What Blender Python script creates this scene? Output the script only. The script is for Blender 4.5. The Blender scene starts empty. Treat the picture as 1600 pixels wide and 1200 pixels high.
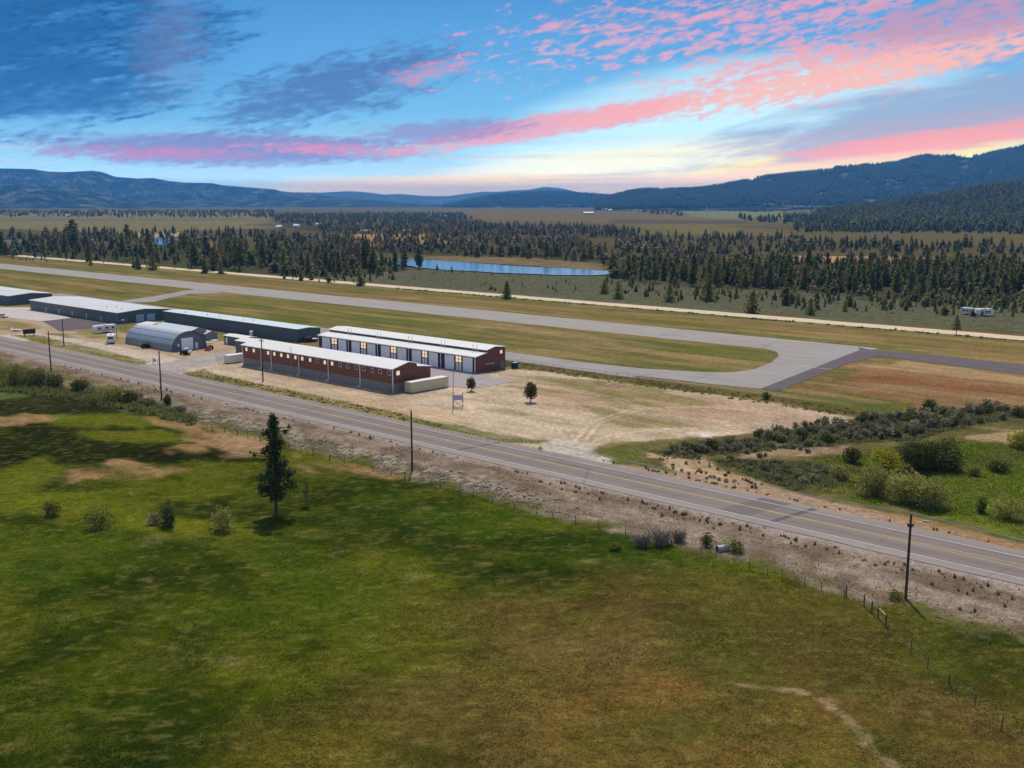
import bpy, math, random
import numpy as np
from mathutils import Vector

random.seed(7)
RNG = np.random.default_rng(11)
sc = bpy.context.scene
COL = sc.collection
R = math.radians

# ------------------------------------------------------------------ camera frame
# World: X runs along the highway (to the right), Y across it (away), metres. The drone hovers at (0, 0, 45).
F = 1640.0; CAMZ = 45.0; PIT = math.atan(285 / F)
_th = math.atan2(1800 / F, math.cos(PIT) + 285 / F * math.sin(PIT))
FWD = (-math.cos(_th), math.sin(_th)); RIGHT = (math.sin(_th), math.cos(_th))
SUN_EL = 60.0

# ------------------------------------------------------------------ noise
_perm = np.random.default_rng(3).random((256, 256))
def vnoise(x, y, seed=0):
    x = np.asarray(x, float) + seed * 17.37; y = np.asarray(y, float) + seed * 9.71
    xi = np.floor(x); yi = np.floor(y); fx = x - xi; fy = y - yi
    fx = fx * fx * (3 - 2 * fx); fy = fy * fy * (3 - 2 * fy)
    a = xi.astype(np.int64) & 255; b = yi.astype(np.int64) & 255
    a1 = (a + 1) & 255; b1 = (b + 1) & 255
    return (_perm[a, b] * (1 - fx) + _perm[a1, b] * fx) * (1 - fy) + (_perm[a, b1] * (1 - fx) + _perm[a1, b1] * fx) * fy
def fbm(x, y, seed=0, octv=4, gain=.5):
    s = 0; amp = 1; tot = 0
    for k in range(octv):
        s = s + amp * vnoise(x * 2 ** k, y * 2 ** k, seed + k * 5); tot += amp; amp *= gain
    return s / tot
def sstep(a, b, x):
    t = np.clip((np.asarray(x, float) - a) / (b - a), 0, 1); return t * t * (3 - 2 * t)

# ------------------------------------------------------------------ terrain height
def gz(X, Y):
    X = np.asarray(X, float); Y = np.asarray(Y, float)
    dist = np.hypot(X, Y)
    bank = sstep(127.5, 114, Y)
    z = -0.06 - 0.85 * bank
    z = z + bank * ((fbm(X / 14, Y / 14, 1, 3) - .5) * .9 + (fbm(X / 2.2, Y / 2.2, 2, 2) - .5) * .22)
    rt = sstep(-112, -92, X) * sstep(143.5, 152, Y) * sstep(212, 198, Y)
    z = z + rt * (-.7 + (fbm(X / 9, Y / 9, 3, 3) - .5) * .9)
    wide = sstep(385, 420, Y)
    z = z + wide * (fbm(X / 60, Y / 60, 4, 2) - .5) * .8
    # the wooded slope rising on the right, 1.7 - 3.4 km out
    fw = X * FWD[0] + Y * FWD[1]; rr = X * RIGHT[0] + Y * RIGHT[1]
    az = rr / np.maximum(fw, 1.0)
    hill = np.where(fw > 800, sstep(1750, 3500, fw) * sstep(.22, .52, az) * (80 + 45 * sstep(.3, .6, az)), 0)
    z = z + hill * (.85 + .3 * fbm(X / 500, Y / 500, 6, 2))
    # dirt berm beside the airfield fence
    bm = np.exp(-((X + 157) / 13) ** 2) * np.exp(-((Y - 205) / 1.6) ** 2)
    z = z + 1.0 * bm * (.6 + .8 * fbm(X / 3, Y / 3, 8, 2))
    return z

def at(px, py, z=None):
    """the point of the terrain seen at (px, py) of the 1600 x 1200 photograph"""
    u = (px - 800) / F; v = (600 - py) / F
    df = math.cos(PIT) + v * math.sin(PIT); dz = -math.sin(PIT) + v * math.cos(PIT)
    h = -.06 if z is None else z
    for _ in range(1 if z is not None else 4):
        t = (h - CAMZ) / dz
        X = u * t * RIGHT[0] + df * t * FWD[0]; Y = u * t * RIGHT[1] + df * t * FWD[1]
        if z is None: h = float(gz(X, Y))
    return X, Y, h
def pix(X, Y, z):
    r = X * RIGHT[0] + Y * RIGHT[1]; f = X * FWD[0] + Y * FWD[1]; zz = z - CAMZ
    d = f * math.cos(PIT) - zz * math.sin(PIT); up = f * math.sin(PIT) + zz * math.cos(PIT)
    return 800 + F * r / d, 600 - F * up / d, d

# ------------------------------------------------------------------ mesh helpers
ABS = {}
def lin(c):
    return tuple(((v / 255) / 12.92 if v / 255 <= .04045 else (((v / 255) + .055) / 1.055) ** 2.4) for v in c)
def tag(o, label=None, cat=None, group=None, kind=None):
    if label: o['label'] = label
    if cat: o['category'] = cat
    if group: o['group'] = group
    if kind: o['kind'] = kind
    return o
def root(name, loc, label, cat, group=None, rz=0):
    o = bpy.data.objects.new(name, None); COL.objects.link(o)
    o.location = loc; o.rotation_euler = (0, 0, rz); o.empty_display_size = .3
    ABS[o.name] = Vector(loc)
    return tag(o, label, cat, group)
def link(name, me, parent=None):
    o = bpy.data.objects.new(name, me); COL.objects.link(o)
    if parent is not None:
        o.parent = parent; ABS[o.name] = ABS[parent.name]
    else: ABS[o.name] = Vector((0, 0, 0))
    return o
def np_mesh(name, v, faces, mats, colors=None, smooth=False, midx=None):
    """v (n,3) array, faces (m,k) int array with equal k"""
    me = bpy.data.meshes.new(name)
    v = np.asarray(v, np.float32); faces = np.asarray(faces, np.int32); k = faces.shape[1]
    me.vertices.add(len(v)); me.vertices.foreach_set('co', v.ravel())
    me.loops.add(faces.size); me.loops.foreach_set('vertex_index', faces.ravel())
    me.polygons.add(len(faces)); me.polygons.foreach_set('loop_start', np.arange(0, faces.size, k, dtype=np.int32))
    if smooth: me.polygons.foreach_set('use_smooth', np.ones(len(faces), bool))
    if midx is not None: me.polygons.foreach_set('material_index', np.asarray(midx, np.int32))
    for m in (mats if isinstance(mats, (list, tuple)) else [mats]): me.materials.append(m)
    if colors is not None:
        at_ = me.attributes.new('Col', 'FLOAT_COLOR', 'POINT')
        c4 = np.ones((len(v), 4), np.float32); c = np.asarray(colors, np.float32)
        c4[:, :3] = c if c.ndim == 2 else c[:, None]
        at_.data.foreach_set('color', c4.ravel())
    me.update(calc_edges=True); me.validate()
    return me
class MB:
    def __init__(s): s.v = []; s.f = []; s.m = []
    def face(s, pts, m=0):
        n = len(s.v); s.v += [tuple(p) for p in pts]; s.f.append(tuple(range(n, n + len(pts)))); s.m.append(m)
    def box(s, x0, x1, y0, y1, z0, z1, m=0):
        n = len(s.v)
        s.v += [(x0, y0, z0), (x1, y0, z0), (x1, y1, z0), (x0, y1, z0), (x0, y0, z1), (x1, y0, z1), (x1, y1, z1), (x0, y1, z1)]
        for q in ((0, 3, 2, 1), (4, 5, 6, 7), (0, 1, 5, 4), (1, 2, 6, 5), (2, 3, 7, 6), (3, 0, 4, 7)):
            s.f.append(tuple(n + i for i in q)); s.m.append(m)
        return s
    def prism(s, prof, x0, x1, m=0, cap=None):
        """prof: closed list of (y, z) counter-clockwise seen from +x, run from x0 to x1"""
        n = len(s.v); k = len(prof)
        s.v += [(x0, y, z) for y, z in prof] + [(x1, y, z) for y, z in prof]
        for i in range(k):
            j = (i + 1) % k
            s.f.append((n + i, n + j, n + k + j, n + k + i)); s.m.append(m)
        s.f.append(tuple(n + i for i in reversed(range(k)))); s.m.append(m if cap is None else cap)
        s.f.append(tuple(n + k + i for i in range(k))); s.m.append(m if cap is None else cap)
        return s
    def prism_y(s, prof, y0, y1, m=0):
        """prof: closed list of (x, z), run from y0 to y1"""
        n = len(s.v); k = len(prof)
        s.v += [(x, y0, z) for x, z in prof] + [(x, y1, z) for x, z in prof]
        for i in range(k):
            j = (i + 1) % k
            s.f.append((n + i, n + j, n + k + j, n + k + i)); s.m.append(m)
        s.f.append(tuple(n + i for i in reversed(range(k)))); s.m.append(m)
        s.f.append(tuple(n + k + i for i in range(k))); s.m.append(m)
        return s
    def slab(s, y0, z0, y1, z1, x0, x1, t=.12, m=0):
        return s.prism([(y0, z0 - t), (y1, z1 - t), (y1, z1), (y0, z0)], x0, x1, m)
    def tube(s, pts, rad, n=8, m=0):
        pts = [Vector(p) for p in pts]
        rad = rad if isinstance(rad, (list, tuple)) else [rad] * len(pts)
        base = len(s.v)
        for i, p in enumerate(pts):
            d = (pts[min(i + 1, len(pts) - 1)] - pts[max(i - 1, 0)]).normalized()
            a = d.orthogonal().normalized() if abs(d.z) < .99 else Vector((1, 0, 0))
            b = d.cross(a).normalized(); a = b.cross(d)
            for k in range(n):
                t = 2 * math.pi * k / n
                s.v.append(tuple(p + (a * math.cos(t) + b * math.sin(t)) * rad[i]))
        for i in range(len(pts) - 1):
            for k in range(n):
                q = (k + 1) % n
                s.f.append((base + i * n + k, base + i * n + q, base + (i + 1) * n + q, base + (i + 1) * n + k)); s.m.append(m)
        s.f.append(tuple(base + k for k in reversed(range(n)))); s.m.append(m)
        e = base + (len(pts) - 1) * n
        s.f.append(tuple(e + k for k in range(n))); s.m.append(m)
        return s
    def wheel(s, x, y, z, r, w, axis='y', m=0):
        d = Vector((0, w / 2, 0)) if axis == 'y' else Vector((w / 2, 0, 0)); c = Vector((x, y, z))
        return s.tube([c - d, c - d * .6, c + d * .6, c + d], [r * .86, r, r, r * .86], 14, m)
    def build(s, name, mats, parent=None, smooth=False):
        off = ABS[parent.name] if parent is not None else Vector((0, 0, 0))
        me = bpy.data.meshes.new(name)
        me.from_pydata([(x - off.x, y - off.y, z - off.z) for x, y, z in s.v], [], s.f)
        for mm in (mats if isinstance(mats, (list, tuple)) else [mats]): me.materials.append(mm)
        me.polygons.foreach_set('material_index', s.m)
        if smooth: me.polygons.foreach_set('use_smooth', [True] * len(s.f))
        me.update()
        return link(name, me, parent)
def dup(o, loc, label=None, group=None, rz=None, scale=None):
    c = o.copy(); COL.objects.link(c); c.location = loc; ABS[c.name] = Vector(loc)
    if rz is not None: c.rotation_euler = (0, 0, rz)
    if scale is not None: c.scale = scale
    if label: c['label'] = label
    if group: c['group'] = group
    for ch in list(o.children):
        d = ch.copy(); COL.objects.link(d); d.parent = c
        for gch in list(ch.children):
            e = gch.copy(); COL.objects.link(e); e.parent = d
    return c

# ------------------------------------------------------------------ materials
def nodes(name):
    m = bpy.data.materials.new(name); m.use_nodes = True
    nt = m.node_tree; b = nt.nodes['Principled BSDF']
    return m, nt, b
def N(nt, t, **kw):
    n = nt.nodes.new(t)
    for k, v in kw.items(): setattr(n, k, v)
    return n
def vary(nt, col_sock, amt, scale, stretch=(1, 1, 1), detail=4):
    """multiply a colour by soft noise in object space"""
    tc = N(nt, 'ShaderNodeTexCoord'); mp = N(nt, 'ShaderNodeMapping'); mp.inputs['Scale'].default_value = stretch
    nz = N(nt, 'ShaderNodeTexNoise'); nz.inputs['Scale'].default_value = scale; nz.inputs['Detail'].default_value = detail
    nz.inputs['Roughness'].default_value = .65
    mr = N(nt, 'ShaderNodeMapRange'); mr.inputs['From Min'].default_value = .28; mr.inputs['From Max'].default_value = .72
    mr.inputs['To Min'].default_value = 1 - amt; mr.inputs['To Max'].default_value = 1 + amt * .6
    mx = N(nt, 'ShaderNodeMix', data_type='RGBA', blend_type='MULTIPLY'); mx.inputs['Factor'].default_value = 1
    L = nt.links
    L.new(tc.outputs['Object'], mp.inputs['Vector']); L.new(mp.outputs['Vector'], nz.inputs['Vector'])
    L.new(nz.outputs['Fac'], mr.inputs['Value']); L.new(mr.outputs['Result'], mx.inputs['B'])
    if isinstance(col_sock, tuple): mx.inputs['A'].default_value = (*col_sock, 1)
    else: L.new(col_sock, mx.inputs['A'])
    return mx.outputs['Result'], nz
def mat(name, rgb, rough=.7, amt=.12, scale=1.2, metal=0, spec=.3, rib=None, rib_amt=.1, stretch=(1, 1, 1), emit=0):
    m, nt, b = nodes(name); L = nt.links
    c, nz = vary(nt, lin(rgb), amt, scale, stretch)
    if rib:
        ax, per = rib
        tc = N(nt, 'ShaderNodeTexCoord'); sp = N(nt, 'ShaderNodeSeparateXYZ'); L.new(tc.outputs['Object'], sp.inputs[0])
        mu = N(nt, 'ShaderNodeMath', operation='MULTIPLY'); mu.inputs[1].default_value = 2 * math.pi / per
        L.new(sp.outputs[ax], mu.inputs[0])
        sn = N(nt, 'ShaderNodeMath', operation='SINE'); L.new(mu.outputs[0], sn.inputs[0])
        mr = N(nt, 'ShaderNodeMapRange'); mr.inputs['From Min'].default_value = -1; mr.inputs['From Max'].default_value = 1
        mr.inputs['To Min'].default_value = 1 - rib_amt; mr.inputs['To Max'].default_value = 1 + rib_amt * .4
        L.new(sn.outputs[0], mr.inputs['Value'])
        mx = N(nt, 'ShaderNodeMix', data_type='RGBA', blend_type='MULTIPLY'); mx.inputs['Factor'].default_value = 1
        L.new(c, mx.inputs['A']); L.new(mr.outputs['Result'], mx.inputs['B']); c = mx.outputs['Result']
        bp = N(nt, 'ShaderNodeBump'); bp.inputs['Strength'].default_value = .5; bp.inputs['Distance'].default_value = .05
        L.new(sn.outputs[0], bp.inputs['Height']); L.new(bp.outputs['Normal'], b.inputs['Normal'])
    L.new(c, b.inputs['Base Color'])
    b.inputs['Roughness'].default_value = rough; b.inputs['Metallic'].default_value = metal
    b.inputs['Specular IOR Level'].default_value = spec
    if emit:
        L.new(c, b.inputs['Emission Color']); b.inputs['Emission Strength'].default_value = emit
    return m
def foliage(name, rgb, amt=.3, trans=.25, hue=.0):
    """leaf colour x per-leaf shade (attribute) x per-plant shade; some light passes through"""
    m, nt, b = nodes(name); L = nt.links
    a = N(nt, 'ShaderNodeAttribute', attribute_name='Col')
    mx = N(nt, 'ShaderNodeMix', data_type='RGBA', blend_type='MULTIPLY'); mx.inputs['Factor'].default_value = 1
    mx.inputs['A'].default_value = (*lin(rgb), 1); L.new(a.outputs['Color'], mx.inputs['B'])
    oi = N(nt, 'ShaderNodeObjectInfo')
    mr = N(nt, 'ShaderNodeMapRange'); mr.inputs['To Min'].default_value = 1 - amt; mr.inputs['To Max'].default_value = 1 + amt
    L.new(oi.outputs['Random'], mr.inputs['Value'])
    m2 = N(nt, 'ShaderNodeMix', data_type='RGBA', blend_type='MULTIPLY'); m2.inputs['Factor'].default_value = 1
    L.new(mx.outputs['Result'], m2.inputs['A']); L.new(mr.outputs['Result'], m2.inputs['B'])
    L.new(m2.outputs['Result'], b.inputs['Base Color']); b.inputs['Roughness'].default_value = .8
    b.inputs['Specular IOR Level'].default_value = .15
    if trans:
        t = N(nt, 'ShaderNodeBsdfTranslucent'); L.new(m2.outputs['Result'], t.inputs['Color'])
        ms = N(nt, 'ShaderNodeMixShader'); ms.inputs[0].default_value = trans
        out = [n for n in nt.nodes if n.type == 'OUTPUT_MATERIAL'][0]
        L.new(b.outputs[0], ms.inputs[1]); L.new(t.outputs[0], ms.inputs[2]); L.new(ms.outputs[0], out.inputs['Surface'])
    return m

M = {}
M['roof_white'] = mat('white_metal_roof', (216, 210, 200), .5, .05, .25, spec=.35, rib=(0, .6), rib_amt=.06)
M['roof_blue'] = mat('pale_blue_metal_roof', (196, 202, 202), .5, .1, .15, spec=.35, rib=(0, .6), rib_amt=.06)
M['roof_grey'] = mat('pale_grey_metal_roof', (196, 193, 188), .5, .1, .12, spec=.35, rib=(0, .6), rib_amt=.06)
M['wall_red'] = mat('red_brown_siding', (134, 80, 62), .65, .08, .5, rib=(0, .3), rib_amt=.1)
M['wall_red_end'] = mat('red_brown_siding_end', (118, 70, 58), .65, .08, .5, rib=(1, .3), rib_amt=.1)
M['wall_dark'] = mat('dark_brown_siding', (84, 58, 52), .65, .1, .5, rib=(0, .3))
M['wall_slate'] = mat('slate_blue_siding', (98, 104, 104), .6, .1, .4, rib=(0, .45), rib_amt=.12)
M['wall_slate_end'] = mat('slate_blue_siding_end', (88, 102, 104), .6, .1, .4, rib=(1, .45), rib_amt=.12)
M['block'] = mat('grey_concrete_block', (138, 129, 122), .9, .1, 1.5)
M['white'] = mat('white_painted_metal', (232, 232, 232), .45, .04, .8)
M['door_white'] = mat('white_overhead_door', (248, 248, 246), .45, .04, .5, rib=(2, .55), rib_amt=.07)
M['door_blue'] = mat('pale_blue_overhead_door', (160, 184, 200), .5, .05, .5, rib=(2, .5), rib_amt=.08)
M['dark_frame'] = mat('dark_door_frame', (56, 50, 54), .5, .1)
M['lit'] = mat('lit_window_pane', (255, 226, 178), .3, .08, 2.5, emit=.62)
M['pane_dark'] = mat('dark_window_pane', (58, 44, 46), .12, .1, spec=.5)
M['glass_grey'] = mat('grey_window_glass', (52, 60, 70), .1, .1, spec=.5)
M['galv'] = mat('galvanised_corrugated_steel', (176, 178, 180), .42, .12, .35, metal=.35, rib=(0, .5), rib_amt=.08)
M['galv_low'] = mat('rust_stained_galvanised_steel', (140, 136, 138), .5, .22, .5, metal=.3, rib=(0, .5), rib_amt=.1, stretch=(1, 1, .3))
M['galv_end'] = mat('grey_steel_end_wall', (112, 116, 128), .6, .1, .6, rib=(1, .5), rib_amt=.14)
M['tan'] = mat('tan_container_paint', (206, 192, 164), .55, .08, .6)
M['tan_roof'] = mat('pale_container_roof', (222, 216, 204), .55, .08, .5)
M['shed_grey'] = mat('grey_shed_boards', (128, 132, 142), .75, .12, 1, rib=(0, .3))
M['shed_tan_roof'] = mat('tan_shed_roof', (214, 196, 166), .7, .08, .6)
M['rust_roof'] = mat('rust_brown_roof', (152, 104, 88), .75, .2, .7)
M['wood'] = mat('weathered_pole_wood', (78, 62, 52), .85, .25, 2, stretch=(4, 4, .4))
M['post'] = mat('grey_fence_wood', (96, 84, 72), .9, .25, 3)
M['rail'] = mat('pale_fence_rail', (172, 158, 138), .9, .2, 3)
M['steel'] = mat('dull_steel', (150, 152, 152), .5, .1, 2, metal=.4)
M['cable'] = mat('bare_aluminium_cable', (196, 198, 196), .4, .05, 1, metal=.4)
M['black'] = mat('black_painted_metal', (34, 32, 34), .55, .2, 2)
M['tyre'] = mat('black_rubber_tyre', (26, 25, 26), .85, .1, 4)
M['rv_white'] = mat('white_fibreglass', (228, 222, 216), .4, .06, 1)
M['rv_stripe'] = mat('grey_body_stripe', (138, 134, 142), .45, .06, 1)
M['red_paint'] = mat('faded_red_paint', (142, 66, 50), .55, .15, 2)
M['green_box'] = mat('dark_green_enamel', (30, 66, 54), .5, .1, 2)
M['grey_box'] = mat('grey_green_enamel', (104, 116, 108), .6, .12, 2)
M['bark'] = mat('grey_brown_bark', (92, 74, 60), .95, .3, 4, stretch=(3, 3, .6))
M['twig'] = mat('bleached_twigs', (140, 124, 116), .95, .25, 3)
M['house_wall'] = mat('pale_house_wall', (222, 220, 214), .7, .05, .4)
M['house_tan'] = mat('tan_house_wall', (176, 140, 112), .7, .08, .4)
M['house_roof'] = mat('brown_house_roof', (128, 106, 96), .8, .1, .4)
M['pine'] = foliage('pine_needles', (116, 114, 58), .35, .35)
M['pine_far'] = foliage('dark_pine_needles', (50, 62, 42), .3, .12)
M['pine_brown'] = foliage('dying_pine_needles', (136, 106, 76), .3, .2)
M['pine_young'] = foliage('young_pine_needles', (120, 118, 56), .3, .35)
M['pine_hero'] = foliage('tall_conifer_needles', (82, 86, 36), .0, .25)
M['plum'] = foliage('purple_green_leaves', (104, 92, 54), .1, .35)
M['willow'] = foliage('grey_green_willow_leaves', (150, 144, 72), .12, .4)
M['yellowgreen'] = foliage('yellow_green_leaves', (160, 152, 44), .1, .45)
M['darkshrub'] = foliage('dark_green_leaves', (92, 94, 38), .15, .35)
M['leafgreen'] = foliage('fresh_green_leaves', (124, 126, 50), .15, .4)
M['sage'] = foliage('grey_sage_leaves', (134, 126, 92), .25, .25)
M['weed'] = foliage('dull_weed_leaves', (100, 92, 52), .25, .2)
M['forest'] = foliage('mixed_conifer_needles', (255, 255, 255), 0, .32)
M['grass'] = foliage('grass_blades', (255, 255, 255), 0, .45)

def ground_mat():
    m, nt, b = nodes('meadow_and_soil'); L = nt.links
    a = N(nt, 'ShaderNodeAttribute', attribute_name='Col')
    tc = N(nt, 'ShaderNodeTexCoord'); c = a.outputs['Color']
    first = None
    for scale, lo, hi, st in ((.9, .68, 1.32, (1, 1, 1)), (3.2, .5, 1.5, (1, 1, 1)), (.22, .84, 1.16, (1, .6, 1))):
        mp = N(nt, 'ShaderNodeMapping'); mp.inputs['Scale'].default_value = st
        L.new(tc.outputs['Object'], mp.inputs['Vector'])
        nz = N(nt, 'ShaderNodeTexNoise'); nz.inputs['Scale'].default_value = scale; nz.inputs['Detail'].default_value = 5
        nz.inputs['Roughness'].default_value = .7
        L.new(mp.outputs['Vector'], nz.inputs['Vector'])
        mr = N(nt, 'ShaderNodeMapRange'); mr.inputs['From Min'].default_value = .3; mr.inputs['From Max'].default_value = .7
        mr.inputs['To Min'].default_value = lo; mr.inputs['To Max'].default_value = hi
        L.new(nz.outputs['Fac'], mr.inputs['Value'])
        mx = N(nt, 'ShaderNodeMix', data_type='RGBA', blend_type='MULTIPLY'); mx.inputs['Factor'].default_value = 1
        L.new(c, mx.inputs['A']); L.new(mr.outputs['Result'], mx.inputs['B']); c = mx.outputs['Result']
        if scale == 3.2: first = nz
    L.new(c, b.inputs['Base Color']); b.inputs['Roughness'].default_value = 1; b.inputs['Specular IOR Level'].default_value = 0
    bp = N(nt, 'ShaderNodeBump'); bp.inputs['Strength'].default_value = .6; bp.inputs['Distance'].default_value = .12
    L.new(first.outputs['Fac'], bp.inputs['Height']); L.new(bp.outputs['Normal'], b.inputs['Normal'])
    return m
M['ground'] = ground_mat()

def asphalt(name, rgb, lanes=None, amt=.14):
    m, nt, b = nodes(name); L = nt.links
    c, nz = vary(nt, lin(rgb), amt, .35, (.15, 1, 1), 6)
    tc = N(nt, 'ShaderNodeTexCoord')
    if lanes:                                  # wheel tracks worn along the lanes
        sp = N(nt, 'ShaderNodeSeparateXYZ'); L.new(tc.outputs['Object'], sp.inputs[0])
        mr = N(nt, 'ShaderNodeMapRange'); mr.inputs['From Min'].default_value = lanes[0]; mr.inputs['From Max'].default_value = lanes[1]
        L.new(sp.outputs[1], mr.inputs['Value'])
        cr = N(nt, 'ShaderNodeValToRGB'); el = cr.color_ramp.elements
        el[0].position = 0; el[0].color = (1.2, 1.18, 1.12, 1); el[1].position = 1; el[1].color = (1.22, 1.2, 1.14, 1)
        for p, v in lanes[2]:
            e = el.new(p); e.color = (v, v * .985, v * .99, 1)
        L.new(mr.outputs['Result'], cr.inputs['Fac'])
        mx = N(nt, 'ShaderNodeMix', data_type='RGBA', blend_type='MULTIPLY'); mx.inputs['Factor'].default_value = 1
        L.new(c, mx.inputs['A']); L.new(cr.outputs['Color'], mx.inputs['B']); c = mx.outputs['Result']
    # transverse cracks and sealed patches
    vo = N(nt, 'ShaderNodeTexVoronoi', feature='DISTANCE_TO_EDGE'); vo.inputs['Scale'].default_value = .07
    mp = N(nt, 'ShaderNodeMapping'); mp.inputs['Scale'].default_value = (1, .22, 1)
    L.new(tc.outputs['Object'], mp.inputs['Vector']); L.new(mp.outputs['Vector'], vo.inputs['Vector'])
    mr2 = N(nt, 'ShaderNodeMapRange'); mr2.inputs['From Max'].default_value = .012
    mr2.inputs['To Min'].default_value = .78; mr2.inputs['To Max'].default_value = 1
    L.new(vo.outputs['Distance'], mr2.inputs['Value'])
    m3 = N(nt, 'ShaderNodeMix', data_type='RGBA', blend_type='MULTIPLY'); m3.inputs['Factor'].default_value = 1
    L.new(c, m3.inputs['A']); L.new(mr2.outputs['Result'], m3.inputs['B'])
    L.new(m3.outputs['Result'], b.inputs['Base Color']); b.inputs['Roughness'].default_value = .9
    b.inputs['Specular IOR Level'].default_value = .1
    return m
M['road'] = asphalt('worn_highway_asphalt', (130, 119, 110), (128.6, 142.2,
    [(.05, 1.28), (.16, 1.22), (.19, .9), (.26, .98), (.34, .82), (.42, .96), (.52, .96), (.6, .86), (.68, .95), (.75, .8), (.8, .96), (.84, 1.12)]))
M['runway'] = asphalt('pale_runway_asphalt', (154, 144, 134), None, .2)
M['taxi'] = asphalt('grey_taxiway_asphalt', (150, 141, 133), None, .2)
M['new_asphalt'] = asphalt('dark_fresh_asphalt', (98, 86, 86))
M['pave'] = asphalt('grey_yard_paving', (158, 146, 142))
M['patch'] = asphalt('sealed_road_patch', (110, 100, 94))
M['pave_dark'] = asphalt('rubber_streaked_asphalt', (134, 126, 125))
M['concrete'] = asphalt('pale_concrete_apron', (186, 174, 162))
M['gravel'] = mat('pale_gravel_road', (204, 182, 154), .95, .16, .5, spec=.05, stretch=(.2, 1, 1))
M['paint_white'] = mat('worn_white_road_paint', (196, 190, 186), .7, .3, .6)
M['paint_yellow'] = mat('worn_yellow_road_paint', (190, 152, 84), .7, .3, .6)
def water_mat():
    m, nt, b = nodes('river_water'); L = nt.links
    b.inputs['Base Color'].default_value = (*lin((60, 112, 138)), 1); b.inputs['Roughness'].default_value = .18
    b.inputs['IOR'].default_value = 1.33; b.inputs['Specular IOR Level'].default_value = .35
    tc = N(nt, 'ShaderNodeTexCoord'); nz = N(nt, 'ShaderNodeTexNoise'); nz.inputs['Scale'].default_value = .5
    mp = N(nt, 'ShaderNodeMapping'); mp.inputs['Scale'].default_value = (1, .35, 1)
    bp = N(nt, 'ShaderNodeBump'); bp.inputs['Strength'].default_value = .35; bp.inputs['Distance'].default_value = .15
    L.new(tc.outputs['Object'], mp.inputs['Vector']); L.new(mp.outputs['Vector'], nz.inputs['Vector'])
    L.new(nz.outputs['Fac'], bp.inputs['Height']); L.new(bp.outputs['Normal'], b.inputs['Normal'])
    return m
M['water'] = water_mat()

# ------------------------------------------------------------------ camera, sun, sky, air
cam = bpy.data.cameras.new('camera'); co = bpy.data.objects.new('camera', cam); COL.objects.link(co)
co.location = (0, 0, CAMZ); co.rotation_euler = (math.pi / 2 - PIT, 0, math.atan2(-FWD[0], FWD[1]))
cam.sensor_width = 36; cam.sensor_fit = 'HORIZONTAL'; cam.lens = 36 * F / 1600; cam.clip_start = .5; cam.clip_end = 80000
sc.camera = co
sd = Vector((math.cos(R(SUN_EL)) * FWD[0], math.cos(R(SUN_EL)) * FWD[1], math.sin(R(SUN_EL))))
sl = bpy.data.lights.new('sun', 'SUN'); sl.energy = 3.45; sl.angle = R(.5); sl.color = (1, .95, .87)
so = bpy.data.objects.new('sun', sl); COL.objects.link(so); so.rotation_euler = sd.to_track_quat('Z', 'Y').to_euler()

W = bpy.data.worlds.new('World'); sc.world = W; W.use_nodes = True
wt = W.node_tree; wt.nodes.clear()
class X_:
    """small arithmetic on shader sockets"""
    def __init__(s, k): s.k = k
    def _op(s, op, o=None, o2=None):
        n = wt.nodes.new('ShaderNodeMath'); n.operation = op
        for i, q in enumerate((s, o, o2)):
            if q is None: continue
            if isinstance(q, X_): wt.links.new(q.k, n.inputs[i])
            else: n.inputs[i].default_value = q
        return X_(n.outputs[0])
    def __add__(s, o): return s._op('ADD', o)
    def __sub__(s, o): return s._op('SUBTRACT', o)
    def __mul__(s, o): return s._op('MULTIPLY', o)
    def __neg__(s): return s * -1.0
    def step(s, a, b, lo=0., hi=1.):
        n = wt.nodes.new('ShaderNodeMapRange'); n.interpolation_type = 'SMOOTHSTEP'
        n.inputs['From Min'].default_value = a; n.inputs['From Max'].default_value = b
        n.inputs['To Min'].default_value = lo; n.inputs['To Max'].default_value = hi
        wt.links.new(s.k, n.inputs['Value']); return X_(n.outputs[0])
tcw = wt.nodes.new('ShaderNodeTexCoord')
def dot(v):
    n = wt.nodes.new('ShaderNodeVectorMath'); n.operation = 'DOT_PRODUCT'
    wt.links.new(tcw.outputs['Generated'], n.inputs[0]); n.inputs[1].default_value = v
    return X_(n.outputs['Value'])
dx = dot((RIGHT[0], RIGHT[1], 0)); dy = dot((FWD[0], FWD[1], 0)); dz = dot((0, 0, 1))
AZ = dx._op('ARCTAN2', dy) * 57.29578           # bearing from due south, degrees
EL = dz._op('ARCSINE') * 57.29578               # height above the horizon, degrees
def noise(x, y, detail=6, rough=.6, z=0., dist=0.):
    c = wt.nodes.new('ShaderNodeCombineXYZ'); wt.links.new(x.k, c.inputs[0]); wt.links.new(y.k, c.inputs[1]); c.inputs[2].default_value = z
    n = wt.nodes.new('ShaderNodeTexNoise'); n.inputs['Scale'].default_value = 1; n.inputs['Detail'].default_value = detail
    n.inputs['Roughness'].default_value = rough; n.inputs['Distortion'].default_value = dist
    wt.links.new(c.outputs[0], n.inputs['Vector']); return X_(n.outputs['Fac'])
def mixc(a, b, f):
    n = wt.nodes.new('ShaderNodeMix'); n.data_type = 'RGBA'
    if isinstance(f, X_): wt.links.new(f.k, n.inputs['Factor'])
    else: n.inputs['Factor'].default_value = f
    for nm, q in (('A', a), ('B', b)):
        if isinstance(q, tuple): n.inputs[nm].default_value = (*lin(q), 1)
        else: wt.links.new(q, n.inputs[nm])
    return n.outputs['Result']
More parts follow.
